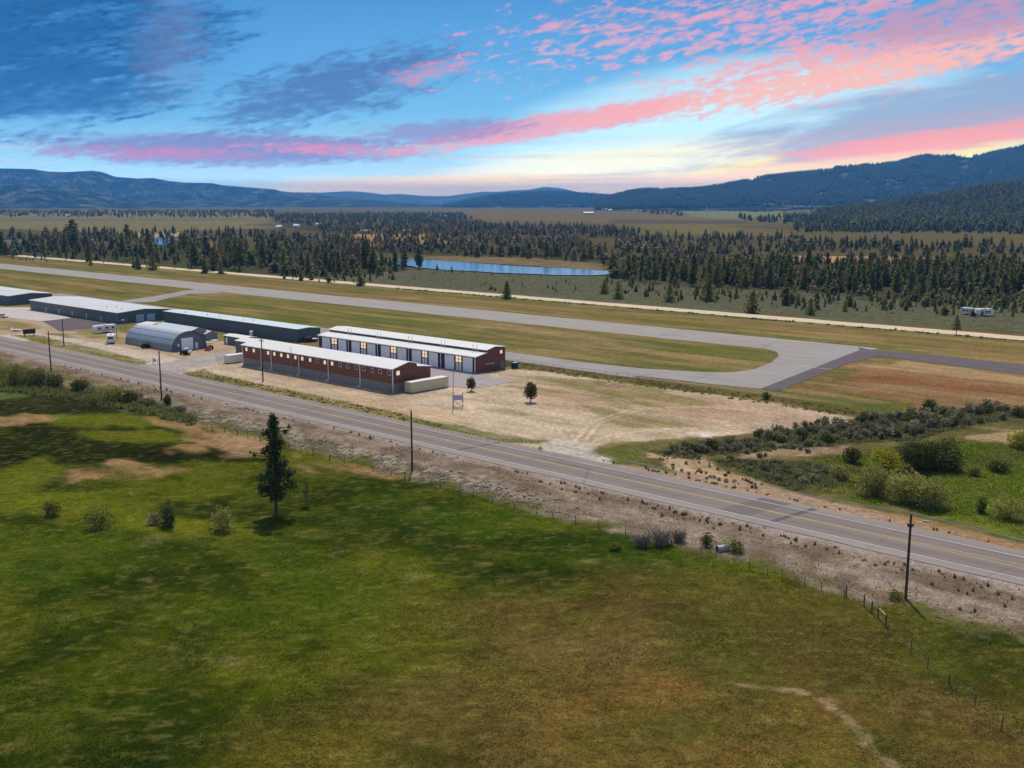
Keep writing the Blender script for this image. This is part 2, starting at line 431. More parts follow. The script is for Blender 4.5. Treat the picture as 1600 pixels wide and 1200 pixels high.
def ae(px, py):
    u = (px - 800) / F; v = (600 - py) / F
    f = math.cos(PIT) + v * math.sin(PIT); z = -math.sin(PIT) + v * math.cos(PIT)
    return math.degrees(math.atan2(u, f)), math.degrees(math.atan2(z, math.hypot(u, f)))
DPP = 1 / 28.6                                   # degrees per photograph pixel, roughly
def blob(px, py, rx, ry, ang=0):
    """soft elliptical patch of sky: 1 in the middle, 0 on the rim, negative beyond"""
    a0, e0 = ae(px, py); ca, sa = math.cos(R(ang)), math.sin(R(ang))
    p = AZ - a0; q = EL - e0
    l = (p * ca + q * sa) * (1 / (rx * DPP)); m = (q * ca - p * sa) * (1 / (ry * DPP))
    return (l * l + m * m) * -1.0 + 1.0
streak = noise(AZ * .16 + EL * .1, EL * 1.15 - AZ * .2, 8, .62, 0, .4)        # long wind-drawn streaks
puff = noise(AZ * .85, EL * 2.7 - AZ * .46, 7, .62, 3.1, .3)                # mackerel ripples
fine = noise(AZ * 1.5, EL * 4.6 - AZ * .8, 5, .6, 7.7)
soft = noise(AZ * .07, EL * .6 - AZ * .03, 5, .55, 5.2)
low = noise(AZ * .09, EL * 2.4 - AZ * .05, 6, .55, 9.0)
# clear sky, from the horizon up
e_ = EL + AZ * -.035
sky = mixc((196, 214, 206), (166, 210, 224), e_.step(.3, 2.6))
sky = mixc(sky, (118, 186, 226), e_.step(2.0, 5.2))
sky = mixc(sky, (98, 168, 222), e_.step(4.4, 8.0))
sky = mixc(sky, (74, 144, 206), e_.step(7.0, 12))
sky = mixc(sky, (64, 134, 196), AZ.step(-8, -26) * EL.step(2.5, 7) * .6)
sky = mixc(sky, (206, 246, 252), (blob(1120, 208, 420, 120, 8) + (soft - .5) * .8).step(0, .9) * .95)   # bright gap
sky = mixc(sky, (255, 248, 206), (blob(1030, 264, 400, 50, 3) + (low - .5) * 1.2).step(0, .75) * .97)
sky = mixc(sky, (255, 234, 148), (blob(1330, 252, 340, 32, 6) + (low - .5) * .9).step(0, .7) * .97)
sky = mixc(sky, (255, 208, 136), (blob(900, 296, 600, 28, 0) + (low - .5) * .8).step(0, .7) * .95)
# thin pale veils low down
sky = mixc(sky, (188, 190, 192), ((low - .5) * 3.4 + .1).step(0, 1.0) * EL.step(.4, 1.2) * EL.step(4.4, 2.4) * AZ.step(16, 6) * .7)
sky = mixc(sky, (236, 224, 206), ((streak - .5) * 3.2).step(0, .9) * EL.step(4.2, 2.2) * .45)
sky = mixc(sky, (240, 184, 158), ((low - .5) * 3.0 + (fine - .5) * .8 - .3).step(0, .8) * EL.step(.2, .9) * EL.step(2.6, 1.4) * .55)
# grey-mauve sheet on the right
sky = mixc(sky, (150, 168, 194), (blob(1560, 160, 480, 56, 8) + (streak - .5) * 2.0).step(0, .9) * .9)
sky = mixc(sky, (184, 166, 178), (blob(1480, 200, 430, 30, 6) + (streak - .5) * 2.0 + (low - .5)).step(0, .9) * .7)
# coral band over the right-hand ridge
sky = mixc(sky, (255, 158, 142), (blob(1520, 214, 350, 20, 6) + (low - .5) * 1.9).step(0, .9) * .92)
sky = mixc(sky, (255, 202, 160), (blob(1230, 266, 260, 13, 6) + (low - .5) * 2.2).step(0, .9) * .7)
# dark blue bank, upper left
b1 = (blob(50, 62, 290, 140, 12) + (streak - .5) * 2.8 + (fine - .5) * 1.2 + (puff - .5) * .8).step(-.1, .95)
sky = mixc(sky, (30, 92, 150), b1 * .88)
sky = mixc(sky, (22, 76, 132), ((fine - .5) * 5.0).step(0, 1) * b1 * .6)
sky = mixc(sky, (126, 132, 176), (blob(268, 80, 60, 120, -14) + (puff - .5) * 3.0 + (fine - .5) * 1.8).step(0, 1.2) * .4)
sky = mixc(sky, (44, 104, 160), (blob(60, 160, 270, 38, 6) + (streak - .5) * 2.6 + (fine - .5) * 1.2).step(0, .9) * .65)
# blue-violet bank left of the middle
b2 = (blob(520, 138, 225, 54, 15) + (streak - .5) * 1.8 + (puff - .5) * 2.4 + (fine - .5) * 1.2).step(-.05, 1.0)
sky = mixc(sky, (78, 110, 164), b2 * .85)
sky = mixc(sky, (214, 154, 180), (blob(672, 112, 80, 18, 12) + (puff - .5) * 3.4 + (fine - .5) * 2.2).step(0, 1.3) * .75)
# long lens of cloud, violet above and rose below
b3 = (blob(360, 234, 315, 28, 0) + (streak - .5) * 1.3 + (fine - .5) * 1.3).step(-.05, .75)
sky = mixc(sky, (126, 118, 168), b3 * .85)
sky = mixc(sky, (206, 122, 152), (blob(250, 240, 190, 13, 0) + (fine - .5) * 3.0 + (streak - .5) * 1.5).step(0, 1.3) * .75)
sky = mixc(sky, (230, 136, 156), (blob(520, 234, 150, 12, -2) + (fine - .5) * 3.0 + (streak - .5) * 1.5).step(0, 1.3) * .8)
# diagonal rose cloud across the middle
b4 = (blob(880, 192, 290, 22, 9) + (streak - .5) * 1.2 + (puff - .5) * 1.5 + (fine - .5) * 1.0).step(-.05, .8)
sky = mixc(sky, (242, 156, 160), b4 * .85)
sky = mixc(sky, (142, 128, 176), (blob(690, 206, 160, 22, 4) + (fine - .5) * 2.0).step(0, 1.0) * .75)
sky = mixc(sky, (255, 172, 158), (blob(1000, 172, 150, 15, 10) + (fine - .5) * 2.2).step(0, 1.0) * .8)
# mackerel sky, upper right
b5 = (blob(1400, 82, 420, 52, 10) + (puff - .5) * 3.4 + (fine - .5) * 2.4).step(-.2, 1.3)
sky = mixc(sky, (246, 170, 170), b5 * .95)
sky = mixc(sky, (255, 190, 168), (blob(1340, 116, 330, 26, 9) + (puff - .5) * 2.6 + (fine - .5) * 1.6).step(0, 1.0) * .75)
b6 = (blob(1270, 14, 480, 70, 4) + (puff - .5) * 6.0 + (fine - .5) * 3.0 - .25).step(-.1, 1.5)
sky = mixc(sky, (240, 164, 180), b6 * .85)
b7 = (blob(940, 85, 300, 60, 8) + (puff - .5) * 7.5 + (fine - .5) * 2.6 - .8).step(0, 1.5)
sky = mixc(sky, (214, 176, 198), b7 * .65)
sky = mixc(sky, (160, 142, 180), (blob(1540, 18, 220, 38, 6) + (puff - .5) * 3.5 + (fine - .5) * 1.4).step(0, 1.0) * .6)
# physical daylight sky for everything above and behind
nis = wt.nodes.new('ShaderNodeTexSky'); nis.sky_type = 'NISHITA'; nis.sun_disc = False
nis.sun_elevation = R(SUN_EL); nis.sun_rotation = math.atan2(sd.x, sd.y)
nb = wt.nodes.new('ShaderNodeBackground'); nb.inputs['Strength'].default_value = .14
wt.links.new(nis.outputs[0], nb.inputs['Color'])
cb = wt.nodes.new('ShaderNodeBackground'); cb.inputs['Strength'].default_value = 1.0
wt.links.new(sky, cb.inputs['Color']); wt.links.new(((EL._op('MAXIMUM', .3)._op('POWER', -1.0) * 1.5)._op('MINIMUM', 1.2)._op('EXPONENT') * .96).k, cb.inputs['Strength'])
front = AZ.step(75, 45) * AZ.step(-75, -45) * EL.step(26, 13)
ms = wt.nodes.new('ShaderNodeMixShader'); wt.links.new(front.k, ms.inputs[0])
wt.links.new(nb.outputs[0], ms.inputs[1]); wt.links.new(cb.outputs[0], ms.inputs[2])
wo = wt.nodes.new('ShaderNodeOutputWorld'); wt.links.new(ms.outputs[0], wo.inputs['Surface'])

sc.view_settings.view_transform = 'Standard'; sc.view_settings.look = 'None'; sc.view_settings.exposure = 0; sc.view_settings.gamma = 1
sc.render.engine = 'CYCLES'; sc.cycles.max_bounces = 5; sc.cycles.volume_bounces = 0; sc.cycles.transparent_max_bounces = 8
sc.cycles.use_denoising = True; sc.cycles.sample_clamp_indirect = 4

HAZE = MB()
HAZE.box(-23500, 1500, -1500, 23500, -16.0, 480)
hm = bpy.data.materials.new('valley_air'); hm.use_nodes = True; hm.node_tree.nodes.clear()
pv = hm.node_tree.nodes.new('ShaderNodeVolumePrincipled'); pv.inputs['Density'].default_value = 6.2e-5
pv.inputs['Color'].default_value = (.12, .46, 1.0, 1); pv.inputs['Anisotropy'].default_value = 0
ho = hm.node_tree.nodes.new('ShaderNodeOutputMaterial'); hm.node_tree.links.new(pv.outputs[0], ho.inputs['Volume'])
tag(HAZE.build('haze', hm), kind='stuff')

# ------------------------------------------------------------------ ground sheet
def wpoly(pts): return [at(x, y)[:2] for x, y in pts]
def sdf(poly, X, Y):
    """signed distance to a polygon in metres, negative inside"""
    d = np.full(X.shape, 1e18); ins = np.zeros(X.shape, bool); n = len(poly)
    for i in range(n):
        ax, ay = poly[i]; bx, by = poly[(i + 1) % n]
        ex, ey = bx - ax, by - ay; wx = X - ax; wy = Y - ay
        t = np.clip((wx * ex + wy * ey) / (ex * ex + ey * ey + 1e-12), 0, 1)
        d = np.minimum(d, (wx - t * ex) ** 2 + (wy - t * ey) ** 2)
        c = ((ay > Y) != (by > Y)) & (X < (bx - ax) * (Y - ay) / ((by - ay) if abs(by - ay) > 1e-9 else 1e-9) + ax)
        ins ^= c
    d = np.sqrt(d); return np.where(ins, -d, d)

PATCH = []      # (world polygon, colour, softness m, ragged edge m, opacity, patchiness)
def patch(pts, col, soft=1.5, rag=2.0, op=1.0, mott=0.0, world=False, stretch=1.0):
    PATCH.append((pts if world else wpoly(pts), lin(col), soft, rag, op, mott, stretch))

# -- far plain
patch([(-60, 329), (420, 329), (420, 346), (400, 355), (240, 366), (-60, 356)], (132, 118, 76), 30, 60, 1, .5, stretch=3)
patch([(-60, 341), (400, 341), (400, 345), (-60, 346)], (110, 100, 60), 8, 30, .7, .4, stretch=3)
patch([(690, 326), (1240, 326), (1240, 340), (1160, 352), (1300, 372), (1100, 368), (900, 346), (700, 345)], (122, 102, 60), 30, 60, 1, .5, stretch=3)
patch([(960, 343), (1180, 345), (1180, 350), (960, 349)], (86, 74, 66), 8, 25, .8, .3, stretch=3)
patch([(985, 351), (1130, 352), (1160, 372), (1000, 366)], (116, 110, 54), 10, 30, .8, .5, stretch=3)
patch([(1050, 328), (1230, 328), (1230, 342), (1100, 341)], (128, 134, 84), 10, 30, .8, .3, stretch=3)
patch([(1230, 362), (1640, 362), (1640, 384), (1440, 386), (1240, 374)], (106, 92, 54), 8, 25, 1, .4, stretch=3)
patch([(520, 364), (700, 364), (700, 386), (560, 388)], (176, 134, 82), 6, 14, .95, .3, stretch=3)
patch([(640, 402), (770, 398), (940, 413), (938, 422), (800, 413), (680, 407)], (138, 118, 84), 3, 6, .9, .6, stretch=2)
patch([(1240, 400), (1400, 401), (1490, 405), (1480, 413), (1330, 412), (1240, 407)], (194, 142, 104), 3, 6, 1, .2, stretch=2)
patch([(205, 364), (280, 363), (290, 370), (215, 371)], (176, 146, 112), 4, 8, 1, .2, stretch=2)
patch([(300, 378), (335, 378), (335, 392), (305, 392)], (130, 110, 56), 3, 6, 1, .3)
# -- sage flat between gravel road and trees
patch([(420, 438), (560, 428), (640, 420), (935, 430), (1100, 446), (1640, 474), (1640, 522), (1200, 492), (800, 460), (420, 428)], (100, 100, 74), 4, 8, 1, .35)
patch([(-60, 380), (140, 392), (420, 418), (420, 432), (-60, 396)], (96, 100, 58), 4, 8, .9, .4)
# darker olive-brown ground below the stands, so the crowns merge
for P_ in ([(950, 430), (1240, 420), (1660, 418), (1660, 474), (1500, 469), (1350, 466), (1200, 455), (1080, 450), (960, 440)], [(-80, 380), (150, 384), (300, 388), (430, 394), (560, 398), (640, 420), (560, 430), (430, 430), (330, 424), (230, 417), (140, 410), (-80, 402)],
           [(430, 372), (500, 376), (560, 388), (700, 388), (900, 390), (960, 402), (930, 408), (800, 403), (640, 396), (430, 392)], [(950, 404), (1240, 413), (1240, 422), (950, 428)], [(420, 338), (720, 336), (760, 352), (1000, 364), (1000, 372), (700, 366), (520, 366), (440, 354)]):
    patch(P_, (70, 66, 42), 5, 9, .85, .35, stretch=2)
# -- airfield grass
patch([(-1100, 316), (120, 316), (120, 366), (-1100, 366)], (126, 106, 60), 3, 5, 1, .6, True, 4)
patch([(-1100, 352), (-190, 352), (-90, 356), (120, 358), (120, 366), (-1100, 366)], (104, 100, 50), 3, 6, .8, .5, True, 4)
patch([(-1000, 231), (-150, 231), (-150, 290), (-1000, 290)], (116, 106, 54), 3, 5, 1, .5, True, 4)
patch([(560, 492), (760, 503), (1050, 548), (1180, 560), (1150, 578), (900, 560), (640, 530)], (150, 124, 84), 8, 12, .85, .5, stretch=3)
patch([(820, 515), (1000, 534), (1100, 548), (960, 548), (860, 534)], (164, 134, 104), 4, 8, .6, .4, stretch=3)
patch([(760, 512), (900, 528), (960, 545), (1080, 565), (1000, 568), (860, 552), (740, 528)], (96, 96, 44), 3, 6, .75, .6, stretch=4)
patch([(480, 488), (640, 500), (760, 520), (780, 545), (600, 520)], (100, 100, 44), 5, 8, .8, .5, stretch=4)
patch([(250, 466), (420, 474), (500, 500), (480, 508), (300, 488)], (104, 100, 42), 5, 8, .8, .4, stretch=4)
patch([(20, 434), (130, 444), (180, 458), (60, 452)], (150, 112, 66), 5, 8, .7, .5, stretch=4)
patch([(140, 450), (205, 452), (200, 464), (150, 460)], (88, 88, 40), 3, 6, .8, .3)
patch([(1235, 592), (1345, 556), (1640, 592), (1640, 640), (1400, 644), (1230, 612)], (140, 100, 70), 3, 4, 1, .6, stretch=2)
patch([(1345, 556), (1640, 592), (1640, 606), (1420, 580), (1330, 572)], (172, 142, 102), 2, 4, .9, .4, stretch=2)
patch([(1290, 584), (1420, 590), (1620, 612), (1600, 620), (1420, 602), (1300, 596)], (120, 66, 40), 2, 4, .7, .5, stretch=2)
patch([(1225, 604), (1330, 616), (1420, 632), (1400, 648), (1300, 640), (1190, 616)], (88, 96, 30), 2, 3, 1, .35)
patch([(1245, 588), (1330, 592), (1300, 606), (1235, 602)], (92, 98, 36), 2, 3, .8, .4)
patch([(-262, 209), (-86, 209), (-86, 219), (-262, 219)], (98, 86, 44), 1.5, 2, 1, .4, True, 3)
# -- left compound
patch([(-40, 478), (46, 482), (120, 500), (200, 520), (380, 535), (380, 568), (300, 575), (200, 560), (100, 520), (-40, 524)], (184, 158, 128), 1.5, 2.5, 1, .3, stretch=2)
patch([(-20, 498), (40, 503), (60, 514), (20, 518), (-20, 512)], (134, 118, 66), 1.5, 2.5, .9, .5)
patch([(92, 514), (140, 513), (170, 520), (210, 530), (196, 540), (140, 528)], (128, 118, 62), 1.2, 2, .85, .5)
patch([(178, 504), (206, 506), (200, 520), (184, 520)], (110, 106, 44), 1, 1.5, .9, .4)
patch([(-60, 526), (60, 520), (140, 533), (290, 562), (400, 590), (330, 588), (262, 575), (150, 552), (60, 534)], (198, 180, 158), .8, 1.0, 1, .15, stretch=2)
patch([(14, 523), (60, 524), (120, 538), (240, 566), (212, 571), (120, 549), (60, 535)], (118, 112, 46), .8, 1.2, 1, .45, stretch=2)
patch([(205, 573), (262, 566), (335, 552), (380, 545), (380, 562), (330, 570), (286, 579), (300, 590), (250, 580)], (172, 158, 148), .6, .8, 1, .12)
# -- dirt yard
patch([(330, 573), (380, 570), (614, 610), (680, 604), (740, 584), (800, 576), (900, 586), (1000, 600), (1100, 614), (1200, 629), (1300, 646), (1345, 657), (1200, 673), (1100, 682), (1010, 690), (950, 690), (920, 706), (960, 722), (850, 704), (760, 682), (620, 645), (540, 632), (470, 615), (400, 600), (340, 586)],
      (196, 172, 142), .8, 1.6, 1, .3, stretch=3)
patch([(840, 590), (1000, 603), (1230, 636), (1330, 656), (1180, 668), (1000, 664), (860, 640), (800, 606)], (176, 140, 112), 4, 6, .75, .4, stretch=4)
patch([(760, 590), (860, 588), (980, 606), (1020, 640), (1120, 672), (960, 672), (880, 630), (800, 620)], (128, 118, 70), 1.5, 5, .75, 1.0, stretch=4)
patch([(800, 588), (900, 590), (1040, 612), (1130, 632), (1040, 636), (900, 612)], (124, 116, 62), 1.2, 5, .7, 1.0, stretch=4)
patch([(960, 640), (1080, 650), (1220, 660), (1120, 672), (1000, 660)], (136, 118, 78), 1.2, 4, .6, 1.0, stretch=4)
patch([(740, 630), (800, 640), (850, 652), (800, 652), (750, 640)], (132, 116, 66), .8, 2, .8, .5, stretch=4)
patch([(690, 585), (735, 610), (790, 640), (900, 672), (880, 684), (760, 650), (690, 622)], (220, 192, 164), 3, 4, .6, .3, stretch=3)
patch([(490, 606), (700, 645), (760, 668), (700, 655), (560, 630)], (198, 158, 116), 1.5, 3, .6, .5, stretch=4)
def track(pts, colr, op, wd=.35, gap=1.7):
    P = wpoly(pts)
    for sgn in (-1, 1):
        for (ax, ay), (bx, by) in zip(P[:-1], P[1:]):
            l = math.hypot(bx - ax, by - ay); nx, ny = -(by - ay) / l, (bx - ax) / l; o = sgn * gap / 2
            patch([(ax + nx * (o - wd), ay + ny * (o - wd)), (bx + nx * (o - wd), by + ny * (o - wd)), (bx + nx * (o + wd), by + ny * (o + wd)), (ax + nx * (o + wd), ay + ny * (o + wd))], colr, .25, .25, op, .5, True)
for P_ in ([(905, 700), (850, 676), (790, 655), (720, 636), (640, 626)], [(900, 698), (880, 670), (820, 640), (760, 615), (715, 598)], [(915, 698), (960, 680), (1040, 672), (1120, 668), (1230, 660)],
           [(905, 690), (930, 660), (990, 640), (1080, 636), (1180, 642)], [(640, 632), (560, 616), (470, 600), (390, 584)], [(720, 600), (790, 600), (880, 606), (960, 622), (1010, 640)]):
    track(P_, (222, 200, 172), .5); track([(x + 6, y + 3) for x, y in P_], (150, 122, 92), .4)
patch([(1075, 676), (1105, 672), (1130, 680), (1100, 684)], (214, 196, 172), .8, 1, .9, .3)
patch([(856, 684), (926, 694), (930, 706), (965, 727), (1010, 746), (900, 722), (836, 702)], (190, 177, 160), .6, 1.0, 1, .2)
# weeds between highway and yard
patch([(285, 584), (318, 577), (345, 587), (470, 613), (620, 645), (760, 684), (856, 688), (842, 693), (760, 691), (650, 664), (500, 632), (380, 604), (310, 591)], (150, 130, 78), .8, 1.4, 1, .5, stretch=2)
patch([(288, 583), (318, 578), (400, 602), (380, 605), (310, 591)], (106, 104, 44), .6, 1, .85, .5, stretch=2)
patch([(640, 652), (700, 662), (790, 680), (856, 688), (842, 693), (760, 691), (690, 674)], (96, 104, 36), .6, 1, .9, .35, stretch=2)
# -- right-hand scrub and wet meadow
patch([(922, 704), (1010, 692), (1100, 683), (1200, 674), (1345, 657), (1400, 646), (1660, 630), (1660, 880), (1560, 838), (1400, 802), (1200, 766), (1060, 742), (960, 722)], (88, 84, 46), 1, 2, 1, .5)
patch([(1015, 712), (1100, 716), (1160, 745), (1230, 768), (1200, 770), (1060, 742)], (186, 154, 120), 1.2, 2.5, .95, .5)
patch([(1150, 700), (1330, 690), (1345, 704), (1240, 714), (1160, 716)], (166, 136, 108), 1.2, 2.5, .9, .5)
patch([(1170, 735), (1340, 705), (1500, 690), (1660, 700), (1660, 856), (1560, 824), (1440, 800), (1280, 768)], (84, 94, 26), 2, 3, 1, .35)
patch([(1420, 740), (1660, 720), (1660, 850), (1540, 815)], (94, 106, 26), 3, 4, .8, .5)
patch([(1260, 756), (1420, 782), (1560, 815), (1660, 840), (1660, 858), (1440, 800)], (108, 116, 36), 1, 2, .8, .5)
patch([(1500, 683), (1600, 672), (1660, 672), (1660, 690), (1580, 694)], (176, 144, 108), 1, 1.5, 1, .3)
patch([(1010, 706), (1180, 684), (1345, 652), (1560, 632), (1620, 652), (1420, 690), (1330, 694), (1180, 706), (1060, 718)], (72, 74, 48), 1, 2, .95, .35)
patch([(1120, 720), (1180, 720), (1330, 735), (1310, 760), (1240, 766)], (70, 76, 42), 1.5, 2.5, .9, .45)
patch([(930, 700), (990, 698), (1012, 712), (970, 724)], (96, 100, 40), .8, 1.2, 1, .4)
patch([(1060, 738), (1210, 764), (1330, 790), (1450, 818), (1660, 872), (1660, 884), (1440, 826), (1200, 776), (1060, 747)], (164, 136, 110), .6, .8, 1, .35, stretch=2)
patch([(1340, 795), (1450, 815), (1660, 868), (1660, 880), (1440, 822)], (158, 110, 66), .5, .7, .8, .55, stretch=2)

def srgb_mix(c, m, colr):
    return c + (np.asarray(colr, np.float32) - c) * m[:, None]

FIELD = []      # patches of the near pasture, photograph coordinates
def fpatch(pts, col, soft=3, rag=4, op=1.0, mott=.3, stretch=1.5): FIELD.append((wpoly(pts), lin(col), soft, rag, op, mott, stretch))
fpatch([(-60, 575), (60, 590), (120, 612), (200, 640), (120, 655), (-60, 640)], (92, 98, 56), 3, 4, .9, .3)
for P_ in ([(-60, 632), (60, 618), (200, 622), (180, 638), (60, 648), (-60, 652)], [(95, 640), (150, 636), (200, 646), (190, 656), (120, 652)],
           [(-60, 690), (60, 666), (150, 672), (220, 684), (340, 712), (260, 724), (100, 706), (-60, 726)], [(160, 668), (300, 668), (360, 690), (240, 696), (150, 682)],
           [(200, 700), (330, 690), (420, 706), (330, 716), (230, 716)], [(-40, 668), (60, 656), (110, 662), (50, 676)]):
    fpatch(P_, (34, 38, 10), 1.5, 2, .95, .15, 3)
fpatch([(-60, 712), (200, 706), (420, 716), (420, 722), (200, 720), (-60, 735)], (30, 34, 8), 1.5, 2, .9, .15, 3)
for P_ in ([(130, 676), (250, 672), (330, 690), (250, 692), (140, 688)], [(60, 650), (200, 645), (280, 655), (220, 668), (90, 664)], [(-60, 730), (40, 734), (60, 800), (-60, 800)],
           [(20, 775), (120, 770), (200, 800), (420, 830), (440, 850), (300, 842), (100, 812)], [(0, 735), (60, 715), (110, 730), (40, 770)]):
    fpatch(P_, (104, 106, 22), 2, 2.2, .85, .3, 3)
for P_ in ([(-60, 650), (30, 648), (70, 656), (40, 668), (-60, 668)], [(70, 645), (110, 642), (120, 652), (80, 656)], [(238, 652), (280, 660), (330, 676), (420, 694), (420, 712), (380, 712), (330, 700), (290, 685)],
           [(112, 734), (170, 720), (230, 724), (296, 734), (250, 746), (120, 750)], [(462, 712), (520, 714), (600, 736), (640, 750), (560, 748), (470, 738)], [(255, 700), (320, 690), (322, 705), (270, 707)]):
    fpatch(P_, (160, 124, 84), 1.2, 2.6, .9, .85, 2.5)
fpatch([(330, 665), (420, 690), (425, 708), (360, 712), (345, 690)], (166, 132, 96), 1.5, 2, .9, .3)
for P_ in ([(-60, 850), (120, 822), (420, 850), (200, 900), (-60, 930)], [(560, 760), (900, 800), (1000, 850), (1060, 900), (760, 860), (560, 800)], [(480, 880), (700, 900), (600, 960), (300, 960)]):
    fpatch(P_, (56, 78, 12), 6, 8, .7, .5)
fpatch([(830, 838), (880, 830), (1000, 850), (860, 862), (560, 852), (300, 845), (300, 838), (560, 842)], (40, 52, 10), 1, 2, .75, .4, 3)
fpatch([(560, 1060), (760, 980), (1000, 930), (1330, 965), (1660, 1060), (1660, 1260), (600, 1260)], (108, 88, 42), 10, 12, .75, .5)
fpatch([(700, 930), (900, 905), (1150, 915), (1330, 985), (1250, 1060), (1000, 1070), (760, 1040), (640, 990)], (88, 72, 32), 8, 9, .75, .7)
fpatch([(840, 985), (1000, 965), (1100, 1000), (1000, 1050), (860, 1040)], (112, 90, 48), 5, 8, .6, .7)
fpatch([(820, 1130), (900, 1092), (1060, 1066), (1180, 1080), (1280, 1110), (1340, 1180), (1300, 1240), (760, 1240)], (122, 90, 46), 7, 9, .75, .6)
fpatch([(830, 1120), (900, 1095), (1050, 1070), (1070, 1082), (930, 1112), (860, 1140)], (138, 88, 46), 4, 6, .6, .5)
fpatch([(880, 1120), (1020, 1100), (1180, 1110), (1220, 1160), (1100, 1190), (920, 1170)], (74, 78, 24), 4, 6, .7, .6)
fpatch([(1350, 1060), (1660, 1040), (1660, 1260), (1420, 1260), (1350, 1140)], (108, 82, 44), 5, 7, .7, .7)
fpatch([(1160, 920), (1320, 950), (1480, 1010), (1660, 1060), (1660, 1090), (1420, 1040), (1240, 990)], (84, 78, 28), 5, 7, .7, .6)
fpatch([(460, 1170), (560, 1150), (600, 1180), (560, 1230), (440, 1230)], (120, 104, 34), 3, 5, .6, .6)
fpatch([(340, 1130), (700, 1120), (800, 1240), (300, 1240)], (92, 82, 26), 5, 7, .6, .8)
fpatch([(1060, 980), (1180, 1000), (1160, 1060), (1060, 1040)], (60, 76, 18), 4, 6, .6, .5)
for a_, b_, w_ in (((1158, 1070), (1200, 1076), .7), ((1200, 1076), (1252, 1078), .9), ((1252, 1080), (1290, 1096), .9), ((1290, 1096), (1322, 1122), .7), ((1322, 1122), (1352, 1160), .7), ((1352, 1160), (1410, 1206), .7)):
    (ax, ay), (bx, by) = at(*a_)[:2], at(*b_)[:2]; l_ = math.hypot(bx - ax, by - ay); nx, ny = -(by - ay) / l_ * w_ * .5, (bx - ax) / l_ * w_ * .5
    FIELD.append(([(ax + nx, ay + ny), (bx + nx, by + ny), (bx - nx, by - ny), (ax - nx, ay - ny)], lin((156, 130, 98)), .4, .7, .85, .8, 1))
for x_, y_, rx, ry in ((495, 835, 26, 10), (500, 818, 18, 5), (560, 868, 20, 5), (350, 858, 24, 8), (660, 795, 14, 4), (240, 842, 20, 4), (740, 880, 16, 4), (1030, 880, 14, 5), (930, 876, 18, 4),
                       (95, 1010, 18, 5), (70, 1052, 14, 4), (355, 1035, 18, 7), (230, 905, 16, 4), (1010, 700, 1, 1), (270, 1165, 12, 3), (640, 905, 12, 4), (560, 1010, 14, 4)):
    fpatch([(x_ - rx, y_), (x_, y_ - ry), (x_ + rx, y_), (x_, y_ + ry)], (134, 118, 72), .8, 2.0, .7, 1.0)

def apply(c, X, Y, lst):
    for poly, colr, soft, rag, op, mott, st in lst:
        xs = [p[0] for p in poly]; ys = [p[1] for p in poly]; mg = soft * 2 + rag * 2
        k = np.nonzero((X > min(xs) - mg) & (X < max(xs) + mg) & (Y > min(ys) - mg) & (Y < max(ys) + mg))[0]
        if not len(k): continue
        x, y = X[k], Y[k]
        d = sdf(poly, x, y) + (fbm(x / (rag * 2 * st), y / (rag * 2), 21, 4, .6) - .5) * 3.2 * rag
        m = sstep(soft, -soft, d) * op
        if mott: m = m * np.clip(1 - mott * 1.9 * (fbm(x / (5 * st), y / 5, 33, 4, .6) - .34) * 1.6, 0, 1)
        c[k] = srgb_mix(c[k], m.astype(np.float32), colr)
    return c

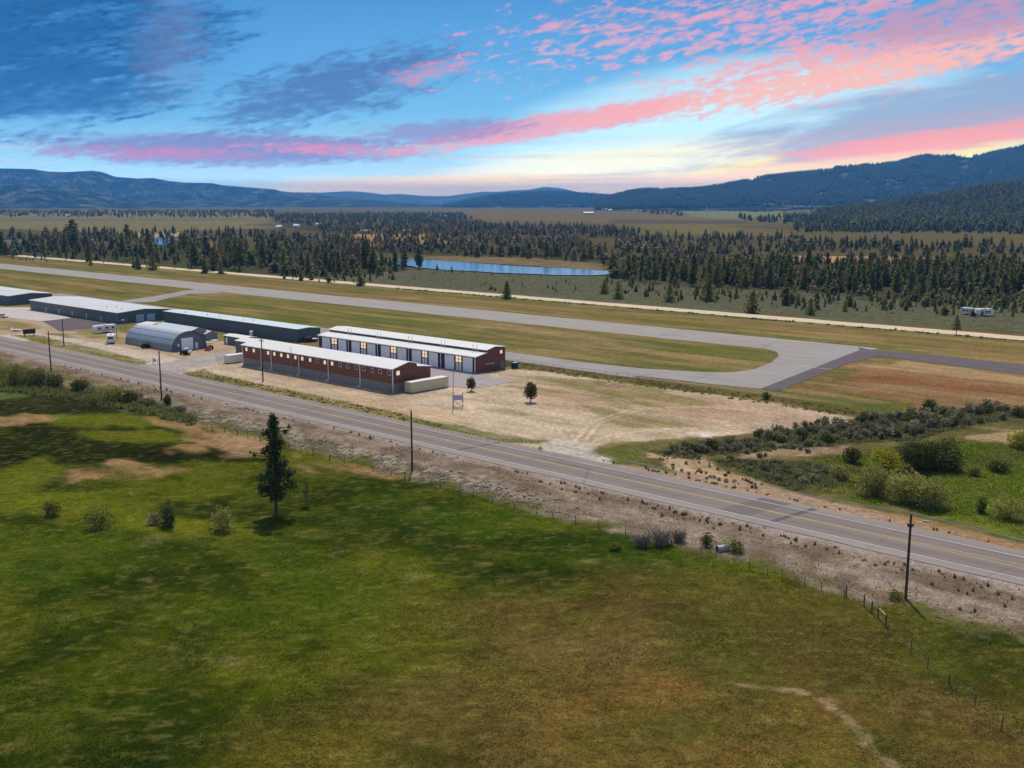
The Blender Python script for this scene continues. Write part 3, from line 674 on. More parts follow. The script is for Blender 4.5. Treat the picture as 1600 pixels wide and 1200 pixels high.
def ground_color(X, Y):
    n = len(X); fw = X * FWD[0] + Y * FWD[1]
    far = np.hypot(X, Y)
    c = np.empty((n, 3), np.float32); c[:] = lin((96, 82, 52))
    b0 = fbm(X / 90, Y / 30, 40, 4)
    c = srgb_mix(c, sstep(.4, .65, b0) * .6, lin((78, 76, 42)))
    c = srgb_mix(c, sstep(1700, 2600, far), lin((112, 100, 66)))
    c = srgb_mix(c, sstep(.45, .62, fbm(X / 500, Y / 160, 41, 4)) * sstep(1500, 2500, far) * .6, lin((92, 84, 46)))
    c = srgb_mix(c, sstep(8, 22, gz(X, Y)), lin((52, 58, 42)))
    # compound side base
    c = srgb_mix(c, sstep(390, 370, Y) * sstep(138, 142, Y), lin((130, 112, 70)))
    # near pasture
    g1 = fbm(X / 18, Y / 18, 42, 5); g2 = fbm(X / 4.5, Y / 4.5, 43, 4); g3 = fbm(X / 1.1, Y / 1.1, 44, 3, .6)
    p = np.empty((n, 3), np.float32); p[:] = lin((63, 72, 9))
    p = srgb_mix(p, sstep(.46, .66, g1), lin((82, 86, 14))); p = srgb_mix(p, sstep(.5, .3, g1), lin((46, 57, 8)))
    p = srgb_mix(p, sstep(.52, .7, g2) * .4, lin((94, 94, 28))); p = srgb_mix(p, sstep(.45, .28, g2) * .5, lin((34, 46, 10)))
    near = Y < 135
    k = np.nonzero(near)[0]
    if len(k): p[k] = apply(p[k], X[k], Y[k], FIELD)
    g4 = fbm((X + Y) / 3.2, (Y - X) / 1.3, 49, 4, .65)
    p = srgb_mix(p, sstep(.6, .78, g4) * .3, lin((132, 122, 60))); p = srgb_mix(p, sstep(.42, .24, g4) * .35, lin((36, 42, 10)))
    p = srgb_mix(p, sstep(.62, .76, g3) * .3, lin((130, 116, 60)))
    edge = Y + (fbm(X / 5, Y / 5, 45, 4, .6) - .5) * 7 + sstep(-200, -290, X) * 3 + np.where(X > -50, (X + 50) * .09, 0)
    pm = sstep(116.5, 113.0, edge)
    c = np.where(pm[:, None] > .999, p, c)
    # road bank: gravel, rubble and dry weeds
    s = np.empty((n, 3), np.float32); s[:] = lin((134, 116, 98))
    s1 = fbm(X / 6, Y / 2.0, 46, 5, .6)
    s = srgb_mix(s, sstep(.45, .65, s1) * .8, lin((110, 90, 70))); s = srgb_mix(s, sstep(.5, .3, s1) * .7, lin((156, 136, 116)))
    rub = sstep(-95, -130, X) * sstep(-270, -235, X) * sstep(123.5, 120, Y) * sstep(112, 115, Y)
    rk = fbm(X / 1.1, Y / .9, 47, 3, .7)
    s = srgb_mix(s, rub * sstep(.5, .64, rk) * .6, lin((172, 160, 140))); s = srgb_mix(s, rub * sstep(.45, .32, rk) * .8, lin((84, 84, 54)))
    s = srgb_mix(s, sstep(-195, -235, X) * sstep(126, 119, Y) * sstep(.4, .6, fbm(X / 7, Y / 4, 48, 4)) * .9, lin((104, 96, 52)))
    s = srgb_mix(s, sstep(125.5, 128.4, Y + (g2 - .5) * 2) * .8, lin((162, 146, 134)))
    s = srgb_mix(s, sstep(119.5, 115.5, edge) * sstep(.38, .6, g2) * .9, lin((92, 90, 36)))
    bm = sstep(136, 135, Y)
    c = c * (1 - bm[:, None]) + (s * (1 - pm[:, None]) + p * pm[:, None]) * bm[:, None]
    # far verge
    v = sstep(136, 136.5, Y) * sstep(147, 142.5, Y + (g2 - .5) * 3)
    c = srgb_mix(c, v, lin((160, 136, 110)))
    k = np.nonzero((Y > 136))[0]
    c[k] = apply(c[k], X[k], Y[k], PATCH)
    # wheel marks and drainage streaks in the yard
    yk = (X > -265) & (X < -85) & (Y > 145) & (Y < 215)
    st = .5 * fbm((X + Y * .5) / 12, (Y - X * .12) / 1.6, 51, 5, .65) + .5 * fbm(X / 9, Y / 6, 53, 4, .6)
    c = c * (1 + np.where(yk, (st - .5) * .8, 0))[:, None].astype(np.float32)
    # streaky mown grass on the airfield
    ak = (Y > 216) & (Y < 372)
    gm = ak & (X < -120)
    c = srgb_mix(c, np.where(gm, sstep(.46, .62, fbm(X / 60, Y / 9, 54, 4, .6)) * .65, 0), lin((92, 100, 40)))
    c = srgb_mix(c, np.where(ak, sstep(.5, .68, fbm(X / 45, Y / 7, 55, 4, .6)) * .55, 0), lin((158, 128, 86)))
    st = fbm(X / 40, Y / 2.6, 52, 5, .62)
    c = c * (1 + np.where(ak, (st - .5) * .8, 0))[:, None].astype(np.float32)
    c = c * np.where(Y < 113, .86, np.where(Y < 136, .86, .84))[:, None].astype(np.float32)
    return np.clip(c, .002, .9)

SCALE = 1.0
nc, nr = 1150, 1000
tt = np.linspace(-1, 1, nc)
dd = np.concatenate([np.linspace(-260, 62, 30)[:-1], 62 * np.exp(np.linspace(0, math.log(900 / 62), 740)), 900 * np.exp(np.linspace(0, math.log(19600 / 900), nr - 740 + 1))[1:]])
D_, T_ = np.meshgrid(dd, tt, indexing='ij')
rr = T_ * (D_ + 330) * .62
GX = (D_ * FWD[0] + rr * RIGHT[0]).ravel(); GY = (D_ * FWD[1] + rr * RIGHT[1]).ravel()
GZ = gz(GX, GY)
rows = len(dd); ii = np.arange(rows * nc).reshape(rows, nc)
q = np.stack([ii[:-1, :-1], ii[:-1, 1:], ii[1:, 1:], ii[1:, :-1]], -1).reshape(-1, 4)
gcol = ground_color(GX, GY)
tag(link('ground', np_mesh('ground', np.stack([GX, GY, GZ], 1), q, M['ground'], gcol, True)), kind='structure')

# ------------------------------------------------------------------ roads, runway, water (sheets just above the soil)
def sheet(name, pts, m, z=0.0):
    b = MB(); b.face([(x, y, z) for x, y in pts]); o = b.build(name, m); tag(o, kind='structure'); return o
def ragged(x0, x1, y0, y1, amp, seed, step=4):
    xs = np.arange(x0, x1 + step, step)
    lo = [(x, y0 + (vnoise(x / 6, seed, 60) - .5) * amp) for x in xs]; hi = [(x, y1 + (vnoise(x / 6, seed + 7, 61) - .5) * amp) for x in xs[::-1]]
    return [(float(a), float(b)) for a, b in lo + hi]
sheet('highway', ragged(-1600, 320, 128.7, 142.0, .5, 1), M['road'], .0)
sheet('runway', ragged(-1400, -138, 290, 315.5, .6, 2), M['runway'], .0)
con = [at(x, y, 0)[:2] for x, y in ((1080, 533), (1150, 539), (1196, 545), (1214, 550), (1217, 556), (1206, 566), (1178, 577), (1145, 581.5), (1100, 581.5), (1000, 575.5), (900, 565), (900, 577.5), (1000, 588), (1120, 601), (1188, 607.5), (1343, 547), (1341, 542), (1200, 531))]
sheet('apron', con, M['taxi'], .02)
sheet('taxiway', ragged(-520, -160, 218.5, 231, .5, 3), M['taxi'], .004)
sheet('old_runway', [at(x, y, 0)[:2] for x, y in ((1341, 542), (1356, 546), (1480, 557.5), (1700, 580), (1700, 598), (1600, 585), (1375, 556.5), (1330, 566), (1216, 611), (1188, 607.5), (1343, 547))], M['new_asphalt'], .012)
sheet('gravel_road', ragged(-1600, 260, 366, 377, 1.2, 4), M['gravel'], .02)
sheet('taxiway_link', [at(x, y, 0)[:2] for x, y in ((322, 452), (304, 452), (285, 455), (240, 463), (195, 469), (180, 473), (240, 472), (262, 466), (296, 459), (350, 458))], M['taxi'], .008)
sheet('concrete_apron', [at(x, y, 0)[:2] for x, y in ((-60, 480), (45, 480), (112, 497), (64, 502), (-60, 488))], M['concrete'], .01)
sheet('asphalt_apron', [at(x, y, 0)[:2] for x, y in ((66, 502), (113, 496.5), (186, 507), (180, 512), (138, 513), (92, 517.5), (84, 511))], M['new_asphalt'], .014)
sheet('yard_paving', [(-262, 174.5), (-188, 174.5), (-178, 181), (-178, 194), (-194, 196), (-262, 196)], M['pave'], .0)
mk = MB()
def stripe(y, w, x0=-1500, x1=310): mk.box(x0, x1, y - w / 2, y + w / 2, .004, .009)
stripe(131.0, .16); stripe(139.3, .16)
tag(mk.build('edge_lines', M['paint_white']), kind='structure')
mk = MB(); xs = np.linspace(-1500, 310, 120)
def centre(off):
    for a, b in zip(xs[:-1], xs[1:]):
        f = lambda x: 135.55 + off * (.16 + .62 * float(sstep(-68, -30, x)))
        mk.face([(a, f(a) - .08, .008), (b, f(b) - .08, .008), (b, f(b) + .08, .008), (a, f(a) + .08, .008)])
centre(1); centre(-1)
tag(mk.build('centre_lines', M['paint_yellow']), kind='structure')
for k_, (xa, xb) in enumerate(((-79.5, -74.5), (-71.2, -70.2), (-135.5, -134.7), (-21, -18.5))):
    sheet('road_patch', [(xa, 131.2), (xb, 131.2), (xb + 1.5, 141.2), (xa + 1.5, 141.2)], M['new_asphalt'] if k_ else M['patch'], .0022)
mk = MB()
for (x1_, y1_), (x2_, y2_) in (((1222, 570), (1300, 577)), ((870 + 350, 536), (1262, 540))):
    ax, ay, _ = at(x1_, y1_, 0); bx, by, _ = at(x2_, y2_, 0); mk.face([(ax, ay - .25, .03), (bx, by - .25, .03), (bx, by + .25, .03), (ax, ay + .25, .03)])
tag(mk.build('taxiway_lines', M['paint_yellow']), kind='structure')
def water(name, pts, z):
    P = [at(x, y, z)[:2] for x, y in pts]
    for _ in range(3):                             # rounded, slightly wandering shore
        P = [q for a, c in zip(P, P[1:] + P[:1]) for q in ((a[0] * .75 + c[0] * .25, a[1] * .75 + c[1] * .25), (a[0] * .25 + c[0] * .75, a[1] * .25 + c[1] * .75))]
    P = [(x + float(vnoise(x / 9, y / 9, 70) - .5) * 5, y + float(vnoise(x / 9, y / 9, 71) - .5) * 5) for x, y in P]
    return sheet(name, P, M['water'], z)
water('river', [(604, 405), (612, 403.5), (650, 405), (702, 408), (760, 412.5), (800, 415.5), (870, 418.5), (935, 421.5), (960, 424.5), (940, 431), (870, 429.5), (800, 427), (740, 424), (690, 421), (640, 416), (606, 410)], .55)
water('pond', [(238, 371), (262, 368), (276, 371), (276, 380), (255, 385), (240, 379)], .6)
water('backwater', [(310, 393), (322, 390), (336, 393), (336, 400), (318, 401)], .6)
water('lake', [(660, 335), (686, 333.5), (720, 334), (716, 337.5), (680, 338)], .7)
water('creek', [(20, 374), (54, 371), (60, 374), (30, 378)], .6)

# ================================================================== BUILDINGS
# ---- long red-brown storage building beside the highway
x0, x1, yf, yr, ys, yb = -252.2, -188.5, 162.0, 166.8, 169.7, 174.2
b = root('storage_building', ((x0 + x1) / 2, yf, 0), 'long red-brown building with grey block base and small square windows facing the highway', 'building')
w = MB(); w.prism([(yf, -.2), (yb, -.2), (yb, 5.05), (ys, 5.5), (ys, 6.2), (yr, 6.75), (yf, 5.65)], x0, x1, 0, 1); w.build('wall', [M['wall_red'], M['wall_red_end']], b)
w = MB(); w.box(x0 - .06, x1 + .06, yf - .06, yf + .3, -.2, 2.1); w.box(x1 - .3, x1 + .058, yf + .3, yb + .05, -.2, 2.1); w.box(x0 - .058, x0 + .3, yf + .3, yb + .05, -.2, 2.1); w.build('block_base', M['block'], b)
w = MB(); w.slab(yf - .35, 5.75, yr, 6.98, x0 - .3, x1 + .3, .18); w.slab(yr, 6.98, ys + .25, 6.38, x0 - .3, x1 + .3, .18); w.build('roof', M['roof_white'], b)
w = MB(); w.slab(ys, 5.66, yb + .3, 5.12, x0 - .3, x1 + .3, .16); w.build('lower_roof', M['roof_white'], b)
w = MB(); w.box(x0 - .3, x1 + .3, yf - .5, yf - .35, 5.55, 5.75); w.build('gutter', M['white'], b)
def window(parent, x, z, y, s, pane, axis='x', name='window'):
    f = MB(); h = s / 2; t = .1
    if axis == 'x':
        f.box(x - h, x + h, y - .07, y, z - h, z - h + t); f.box(x - h, x + h, y - .07, y, z + h - t, z + h)
        f.box(x - h, x - h + t, y - .07, y, z - h + t, z + h - t); f.box(x + h - t, x + h, y - .07, y, z - h + t, z + h - t)
    else:
        f.box(y, y + .07, x - h, x + h, z - h, z - h + t); f.box(y, y + .07, x - h, x + h, z + h - t, z + h)
        f.box(y, y + .07, x - h, x - h + t, z - h + t, z + h - t); f.box(y, y + .07, x + h - t, x + h, z - h + t, z + h - t)
    o = f.build(name, M['white'], parent)
    p = MB()
    if axis == 'x': p.box(x - h + t, x + h - t, y - .03, y - .005, z - h + t, z + h - t)
    else: p.box(y + .005, y + .03, x - h + t, x + h - t, z - h + t, z + h - t)
    p.build('pane', M[pane], o); return o
lit_x = [-250.2, -246.6, -239.8, -236.9, -233.7, -230.7, -227.4, -224.4, -221.0, -214.8, -211.8]
for x in [-250.2, -246.6, -243.9, -239.8, -236.9, -233.7, -230.7, -227.4, -224.4, -221.0, -218.0, -214.8, -211.8, -208.5, -205.5, -202.1, -199.3, -196.0, -193.1, -189.8]:
    if x == -243.9: continue
    window(b, x, 4.6, yf, 1.05, 'lit' if x in lit_x else 'pane_dark')
window(b, yf + 1.6, 4.55, x1, 1.15, 'lit', 'y')
for x in (-251.9, -243.0, -238.3, -225.8, -213.3, -200.6, -188.4):
    w = MB(); w.box(x - .09, x + .09, yf - .26, yf - .08, .3, 5.55); w.box(x - .85, x + .09, yf - .6, yf - .42, .02, .2); w.box(x - .09, x + .09, yf - .45, yf - .1, .1, .3)
    w.build('downspout', M['white'], b)
for k in range(6):
    w = MB(); w.tube([(-247 + k * 11, 168.2, 6.4), (-247 + k * 11, 168.2, 7.15)], .1, 7); w.build('roof_vent', M['steel'], b)

# ---- hangar row with white doors
x0, x1, yf, yj, yr, yb = -262.6, -194.3, 196.0, 200.2, 203.2, 207.4
b = root('hangar_building', ((x0 + x1) / 2, yf, 0), 'red-brown hangar row with tall white overhead doors and lit entry windows', 'building')
w = MB(); w.prism([(yf, -.2), (yb, -.2), (yb, 5.9), (yr, 6.35), (yj, 5.75), (yj, 5.0), (yf, 4.3)], x0, x1, 0, 1); w.build('wall', [M['wall_dark'], M['wall_red_end']], b)
w = MB(); w.slab(yj - .35, 5.82, yr, 6.55, x0 - .3, x1 + .3, .16); w.slab(yr, 6.55, yb + .3, 6.05, x0 - .3, x1 + .3, .16); w.build('roof', M['roof_white'], b)
w = MB(); w.slab(yf - .35, 4.42, yj - .01, 5.2, x0 - .3, x1 + .3, .16); w.build('lower_roof', M['roof_white'], b)
w = MB(); w.box(x0 - .3, x1 + .3, yf - .5, yf - .352, 4.2, 4.4); w.build('gutter', M['white'], b)
bays = [(-261.1, -256.7, -256.3, -253.4, -253.0, -248.9), (-246.7, -242.6, -242.3, -239.7, -239.4, -235.4), (-233.2, -229.0, -228.8, -226.2, -226.0, -221.9), (-219.8, -215.7, -215.5, -213.1, -212.8, -208.8), (-206.4, -202.4, -202.1, -199.6, -199.4, -195.4)]
for a0, a1, g0, g1, c0, c1 in bays:
    for d0, d1 in ((a0, a1), (c0, c1)):
        w = MB(); w.box(d0 + .1, d1 - .1, yf - .05, yf - .002, .02, 3.95); d = w.build('overhead_door', M['door_white'], b)
        w = MB(); w.box(d0 - .06, d0 + .1, yf - .1, yf - .001, .02, 4.1); w.box(d1 - .1, d1 + .06, yf - .1, yf - .001, .02, 4.1); w.box(d0 + .1, d1 - .1, yf - .1, yf - .001, 3.95, 4.1); w.build('door_frame', M['dark_frame'], d)
    mid = (g0 + g1) / 2; hw = (g1 - g0) / 2
    w = MB(); w.box(g0 + .02, g1 - .02, yf - .06, yf - .003, .02, 4.12); e = w.build('entry_surround', M['wall_red'], b)
    for s in (-1, 1):
        cx = mid + s * hw * .47; ww = hw * .36
        w = MB(); w.box(cx - ww, cx + ww, yf - .1, yf - .058, .04, 2.05); w.build('entry_door', M['white'], e)
        for z0 in (2.3, 3.2):
            w = MB(); w.box(cx - ww, cx + ww, yf - .1, yf - .058, z0, z0 + .76); w.build('lit_window', M['lit'], e)
for x in (-262.5, -247.9, -234.4, -220.9, -207.7, -194.5):
    w = MB(); w.box(x - .09, x + .09, yf - .3, yf - .1, .1, 4.2); w.build('downspout', M['white'], b)
for xa in (-252.6, -238.8, -225.0, -211.4, -198.9):
    for s in (0, 1.45):
        w = MB(); w.tube([(xa + s, 199.6, 4.95), (xa + s, 199.6, 6.75)], .09, 7); w.tube([(xa + s, 199.6, 6.75), (xa + s, 199.6, 6.95)], .17, 7); w.build('vent_pipe', M['white'], b)
window(b, 205.7, 4.75, x1, 1.0, 'lit', 'y')
w = MB(); w.box(x1 + .002, x1 + .06, 205.4, 207.0, .02, 2.2); w.build('side_door', M['galv_end'], b)
for y in (205.35, 206.2, 207.0):
    pass
for k, (l, h) in enumerate(((.42, .34), (.3, .26), (.3, .26), (.32, .3), (.3, .26), (.34, .28))):
    y = 200.0 + k * .55; w = MB()                # small pale letters on the gable end, too far off to read
    w.box(x1 + .004, x1 + .05, y, y + .09, 1.8, 1.8 + h); w.box(x1 + .004, x1 + .05, y + .09, y + l - .09, 1.8 + h - .09, 1.8 + h); w.box(x1 + .004, x1 + .05, y + l - .09, y + l, 1.8, 1.8 + h * (.6 if k % 2 else 1)); w.build('wall_letter', M['white'], b)

# ---- slate-blue row behind the yard
x0, x1, yf, yb = -365.3, -280.7, 201.0, 210.2; yr = 205.6
b = root('storage_row', ((x0 + x1) / 2, yf, 0), 'long slate-blue storage row with a narrow pale roof, left of the white-door hangars', 'building')
w = MB(); w.prism([(yf, -.2), (yb, -.2), (yb, 3.9), (yr, 4.35), (yf, 4.15)], x0, x1, 0, 1); w.build('wall', [M['wall_slate'], M['wall_slate_end']], b)
w = MB(); w.slab(yf - .3, 4.28, yr, 4.55, x0 - .2, x1 + .25, .14); w.slab(yr, 4.55, yb + .3, 4.06, x0 - .2, x1 + .25, .14); w.build('roof', M['roof_blue'], b)
w = MB(); w.box(x0 - .2, x1 + .25, yf - .42, yf - .302, 4.05, 4.25); w.build('gutter', M['wall_slate_end'], b)
w = MB(); w.box(x1 - .1, x1 + .04, yf - .04, yf + .12, -.1, 4.15); w.build('corner_trim', M['wall_slate_end'], b)
for x in (-337, -329, -314, -308, -352):
    w = MB(); w.tube([(x, 202.6, 4.3), (x, 202.6, 5.3)], .08, 6); w.build('vent_pipe', M['steel'], b)
# ---- big slate-blue hangar
def big_hangar(x0, x1, yf, yb, ez, rz, label, lit):
    yr = (yf + yb) / 2
    b = root('metal_hangar', ((x0 + x1) / 2, yf, 0), label, 'building')
    w = MB(); w.prism([(yf, -.2), (yb, -.2), (yb, ez), (yr, rz), (yf, ez)], x0, x1, 0, 1); w.build('wall', [M['wall_slate'], M['wall_slate_end']], b)
    w = MB(); w.slab(yf - .5, ez + .12, yr, rz + .2, x0 - .6, x1 + .5, .14); w.slab(yr, rz + .2, yb + .5, ez + .12, x0 - .6, x1 + .5, .14); w.build('roof', M['roof_grey'], b)
    return b
b = big_hangar(-450.5, -373.4, 187.0, 207.8, 3.95, 4.7, 'wide slate-blue metal hangar with five pale doors along its shaded side', 0)
for x in (-435.2, -423.3, -411.4, -399.3, -387.2):
    w = MB(); w.box(x - .5, x + .5, 186.93, 186.998, .0, 2.1); w.build('side_door', M['door_blue'], b)
for x in (-448.3, -432.2, -425.5, -420.4, -413.3, -408.4, -401.2, -396.5, -389.2):
    w = MB(); w.box(x - .22, x + .22, 186.85, 186.998, 2.9, 3.3); w.build('wall_lamp', M['house_tan'], b)
for ya, yb_ in ((194.1, 197.3), (198.4, 201.7)):
    w = MB(); w.box(-373.398, -373.33, ya, yb_, .0, 2.75); w.build('overhead_door', M['door_blue'], b)
w = MB(); w.box(-373.398, -373.34, 189.4, 190.4, .0, 2.1); w.build('side_door', M['galv_end'], b)
for x, y in ((-392, 192), (-388, 194), (-381, 192.5)):
    w = MB(); w.tube([(x, y, 4.2), (x, y, 5.1)], .14, 7); w.build('roof_vent', M['steel'], b)
b = big_hangar(-545, -476.2, 188.7, 207.8, 3.95, 4.7, 'slate-blue metal hangar cut off by the left edge of the view', 0)
for ya in (192.3, 197.2, 201.5):
    w = MB(); w.box(-476.198, -476.13, ya, ya + 3.2, 0, 2.9); w.build('overhead_door', M['wall_slate'], b)
for x in (-488, -500, -512):
    w = MB(); w.box(x - .5, x + .5, 188.63, 188.698, 0, 2.1); w.build('side_door', M['door_blue'], b)

# ---- quonset hut
x0, x1, yc, rad = -319.0, -290.2, 167.6, 6.05
b = root('quonset_hut', ((x0 + x1) / 2, yc, 0), 'silver half-round quonset hut with a white door in its end wall', 'building')
w = MB(); n = 28
prev = None
for k in range(n + 1):
    t = math.pi * k / n; p = (yc - rad * math.cos(t), 5.9 * math.sin(t) ** .92 if 0 < k < n else -.1)
    if prev:
        lo = (prev[1] + p[1]) / 2 < 2.0
        w.face([(x0, *prev), (x1, *prev), (x1, *p), (x0, *p)], 1 if lo else 0)
    prev = p
w.build('shell', [M['galv'], M['galv_low']], b, True)
w = MB()
for z_ in (2.0, 3.6, 5.0):
    t = math.asin(min(1, (z_ / 5.9) ** (1 / .92))); y = yc - rad * math.cos(t)
    w.tube([(x0, y - .03, z_ + .03), (x1, y - .03, z_ + .03)], .05, 5)
w.build('seam', M['steel'], b)
prof = [(yc - rad * .99 * math.cos(math.pi * k / n), 5.84 * math.sin(math.pi * k / n) ** .92 if 0 < k < n else -.1) for k in range(n + 1)][::-1]
w = MB(); w.prism(prof[::-1], x1 - .7, x1 - .6); w.build('end_wall', M['galv_end'], b)
w = MB(); w.prism(prof[::-1], x0 + .3, x0 + .4); w.build('end_wall', M['galv_end'], b)
ex = x1 - .598
w = MB(); w.box(ex, ex + .08, 165.35, 169.25, 0, 3.75); w.build('overhead_door', M['door_white'], b)
w = MB(); w.box(ex, ex + .08, 170.0, 170.9, 0, 2.0); w.build('side_door', M['white'], b)
w = MB(); w.box(ex, ex + .06, 164.0, 164.6, 1.3, 2.2); w.build('window', M['white'], b)

# ---- sheds round the quonset
def shed(name, x0, x1, y0, y1, ez, rz, wall, roof, label, doors=(), ridge='x', cat='shed'):
    b = root(name, ((x0 + x1) / 2, (y0 + y1) / 2, 0), label, cat)
    w = MB()
    if ridge == 'x':
        ym = (y0 + y1) / 2; w.prism([(y0, -.2), (y1, -.2), (y1, ez), (ym, rz), (y0, ez)], x0, x1); w.build('wall', M[wall], b)
        w = MB(); w.slab(y0 - .25, ez + .06, ym, rz + .12, x0 - .25, x1 + .25, .1); w.slab(ym, rz + .12, y1 + .25, ez + .06, x0 - .25, x1 + .25, .1)
    else:
        xm = (x0 + x1) / 2; w.prism_y([(x0, -.2), (x0, ez), (xm, rz), (x1, ez), (x1, -.2)], y0, y1); w.build('wall', M[wall], b)
        w = MB()
        for a, za, c, zc in ((x0 - .25, ez + .06, xm, rz + .12), (xm, rz + .12, x1 + .25, ez + .06)):
            w.prism_y([(a, za - .1), (a, za), (c, zc), (c, zc - .1)], y0 - .25, y1 + .25)
    w.build('roof', M[roof], b)
    for dx0, dx1, h in doors:
        w = MB(); w.box(dx0, dx1, y0 - .06, y0 - .002, 0, h); w.build('door', M['white'], b)
    return b
shed('garden_shed', -312.0, -306.6, 183.2, 187.6, 2.1, 2.9, 'shed_grey', 'shed_tan_roof', 'small grey shed with a tan roof behind the quonset hut', (), 'x')
shed('storage_shed', -331, -308.4, 178.6, 184.6, 3.2, 4.2, 'shed_grey', 'roof_blue', 'grey shed with a pale blue roof tucked behind the quonset hut', (), 'x')
shed('open_shed', -337.5, -332.2, 179.0, 186.5, 2.6, 3.2, 'shed_grey', 'rust_roof', 'low shed with a rust-brown roof behind the quonset hut', (), 'x')
shed('open_shed', -346, -339.2, 180.0, 187.5, 2.5, 3.1, 'shed_grey', 'roof_white', 'low shed with a white roof behind the left end of the quonset hut', (), 'x')
shed('office_shed', -295.6, -283.6, 183.2, 187.6, 2.6, 2.95, 'wall_slate', 'roof_white', 'low blue-grey cabin with two white doors and a flat white roof', ((-294.6, -293.6, 2.0), (-286.8, -285.6, 2.0)), 'x', 'cabin')
shed('storage_shed', -271.4, -264.3, 172.0, 178.2, 4.2, 4.8, 'wall_slate', 'roof_white', 'grey shed with a white roof at the left end of the red-brown building', (), 'x')

# ---- containers
def container(x0, x1, y0, y1, h, m, mr, label):
    b = root('shipping_container', ((x0 + x1) / 2, (y0 + y1) / 2, 0), label, 'container')
    w = MB(); z0 = .16; dep = .07
    w.box(x0 + .05, x1 - .05, y0 + .05, y1 - .05, z0, h - .06); n = int((y1 - y0) / .55)
    for k in range(n):                       # corrugated sides
        y = y0 + .3 + k * (y1 - y0 - .6) / (n - 1)
        w.box(x1 - .05, x1 - .05 + dep * .7, y - .13, y + .13, z0 + .14, h - .2); w.box(x0 + .05 - dep * .7, x0 + .05, y - .13, y + .13, z0 + .14, h - .2)
    w.build('body', M[m], b)
    w = MB()
    for y in (y0, y1 - .12):
        for x in (x0, x1 - .12): w.box(x, x + .12, y, y + .12, z0 - .1, h)
    w.box(x0, x0 + .1, y0 + .12, y1 - .12, h - .12, h - .01); w.box(x1 - .1, x1, y0 + .12, y1 - .12, h - .12, h - .01)
    w.box(x0, x0 + .1, y0 + .12, y1 - .12, z0 - .05, z0 + .1); w.box(x1 - .1, x1, y0 + .12, y1 - .12, z0 - .05, z0 + .1)
    w.build('frame', M[m], b)
    w = MB(); w.box(x0 + .1, x1 - .1, y0 + .1, y1 - .1, h - .058, h - .02); w.build('roof', M[mr], b)
    for s in (0, 1):
        xa = x0 + .14 + s * (x1 - x0 - .28) / 2
        w = MB(); w.box(xa, xa + (x1 - x0 - .28) / 2 - .03, y0 - .01, y0 + .048, z0 + .1, h - .14); d = w.build('door', M[m], b)
        w = MB()
        for q in (.35, .8): w.tube([(xa + q, y0 - .04, z0 + .12), (xa + q, y0 - .04, h - .16)], .025, 6)
        w.build('lock_rod', M['steel'], d)
container(-186.9, -184.4, 164.2, 176.4, 2.62, 'tan', 'tan_roof', 'long tan shipping container parked beside the red-brown building')
container(-259.6, -257.0, 160.4, 166.4, 2.3, 'rv_white', 'tan_roof', 'short whitish-grey container at the left end of the red-brown building')

# ================================================================== STREET FURNITURE
def pole(px, py, h, label, arm=None, thin=False, lean=0, m='wood'):
    X, Y, Z = at(px, py)
    r = root('utility_pole', (X, Y, Z), label, 'pole', 'utility poles along the highway')
    rb, rt = (.1, .07) if thin else (.19, .13)
    w = MB(); w.tube([(X, Y, Z - .5), (X + lean * .5, Y, Z + h * .5), (X + lean, Y, Z + h)], [rb, (rb + rt) / 2, rt], 10); w.build('shaft', M[m], r)
    if arm == 'cross':
        w = MB(); w.box(X - 1.1, X + 1.1, Y - .07, Y + .07, Z + h - .55, Z + h - .42); w.build('crossarm', M['wood'], r)
        for s in (-1, -.35, .35, 1):
            w = MB(); w.tube([(X + s, Y, Z + h - .42), (X + s, Y, Z + h - .2)], [.05, .035], 7); w.build('insulator', M['steel'], r)
    elif arm == 'lamp':
        w = MB(); w.tube([(X, Y, Z + h - 1.2), (X + .5, Y + .5, Z + h - .98), (X + 1.15, Y + 1.0, Z + h - .8)], .05, 7); a = w.build('lamp_arm', M['steel'], r)
        w = MB(); w.prism_y([(X + 1.0, Z + h - .88), (X + 1.75, Z + h - .84), (X + 1.7, Z + h - .68), (X + 1.05, Z + h - .72)], Y + .9, Y + 1.2); w.build('lamp_head', M['steel'], a)
        w = MB(); w.box(X - .28, X + .3, Y - .28, Y - .13, Z + h - 1.45, Z + h - 1.05); w.build('bracket', M['wood'], r)
        w = MB(); w.tube([(X, Y, Z + h), (X, Y, Z + h + .22)], [.05, .03], 7); w.build('insulator', M['steel'], r)
    elif arm == 'pin':
        w = MB(); w.tube([(X, Y, Z + h), (X, Y, Z + h + .22)], [.05, .03], 7); w.build('insulator', M['steel'], r)
        w = MB(); w.box(X - .18, X + .18, Y - .3, Y - .13, Z + h * .35, Z + h * .35 + .4); w.build('junction_box', M['steel'], r)
    elif arm == 'light':
        w = MB(); w.tube([(X, Y, Z + h - .9), (X + .9, Y + .9, Z + h - .4), (X + 1.5, Y + 1.4, Z + h - .2)], .06, 7); a = w.build('lamp_arm', M['steel'], r)
        w = MB(); w.tube([(X + 1.4, Y + 1.35, Z + h - .2), (X + 2.0, Y + 1.8, Z + h - .15)], [.1, .22], 8); w.build('lamp_head', M['white'], a)
    return Vector((X + lean, Y, Z + h))
A = pole(80, 580, 10.9, 'dark wooden utility pole on the near roadside by the bushes, left edge of the view', 'pin')
B = pole(252.7, 625, 11.4, 'dark wooden utility pole on the near roadside across from the paved driveway', 'pin')
C = pole(644, 735, 10.6, 'dark wooden utility pole on the pasture fence line, right of the tall conifer', 'pin')
D = pole(1415, 935, 10.2, 'tall brown wooden pole with a lamp arm on the near gravel shoulder at right', 'lamp')
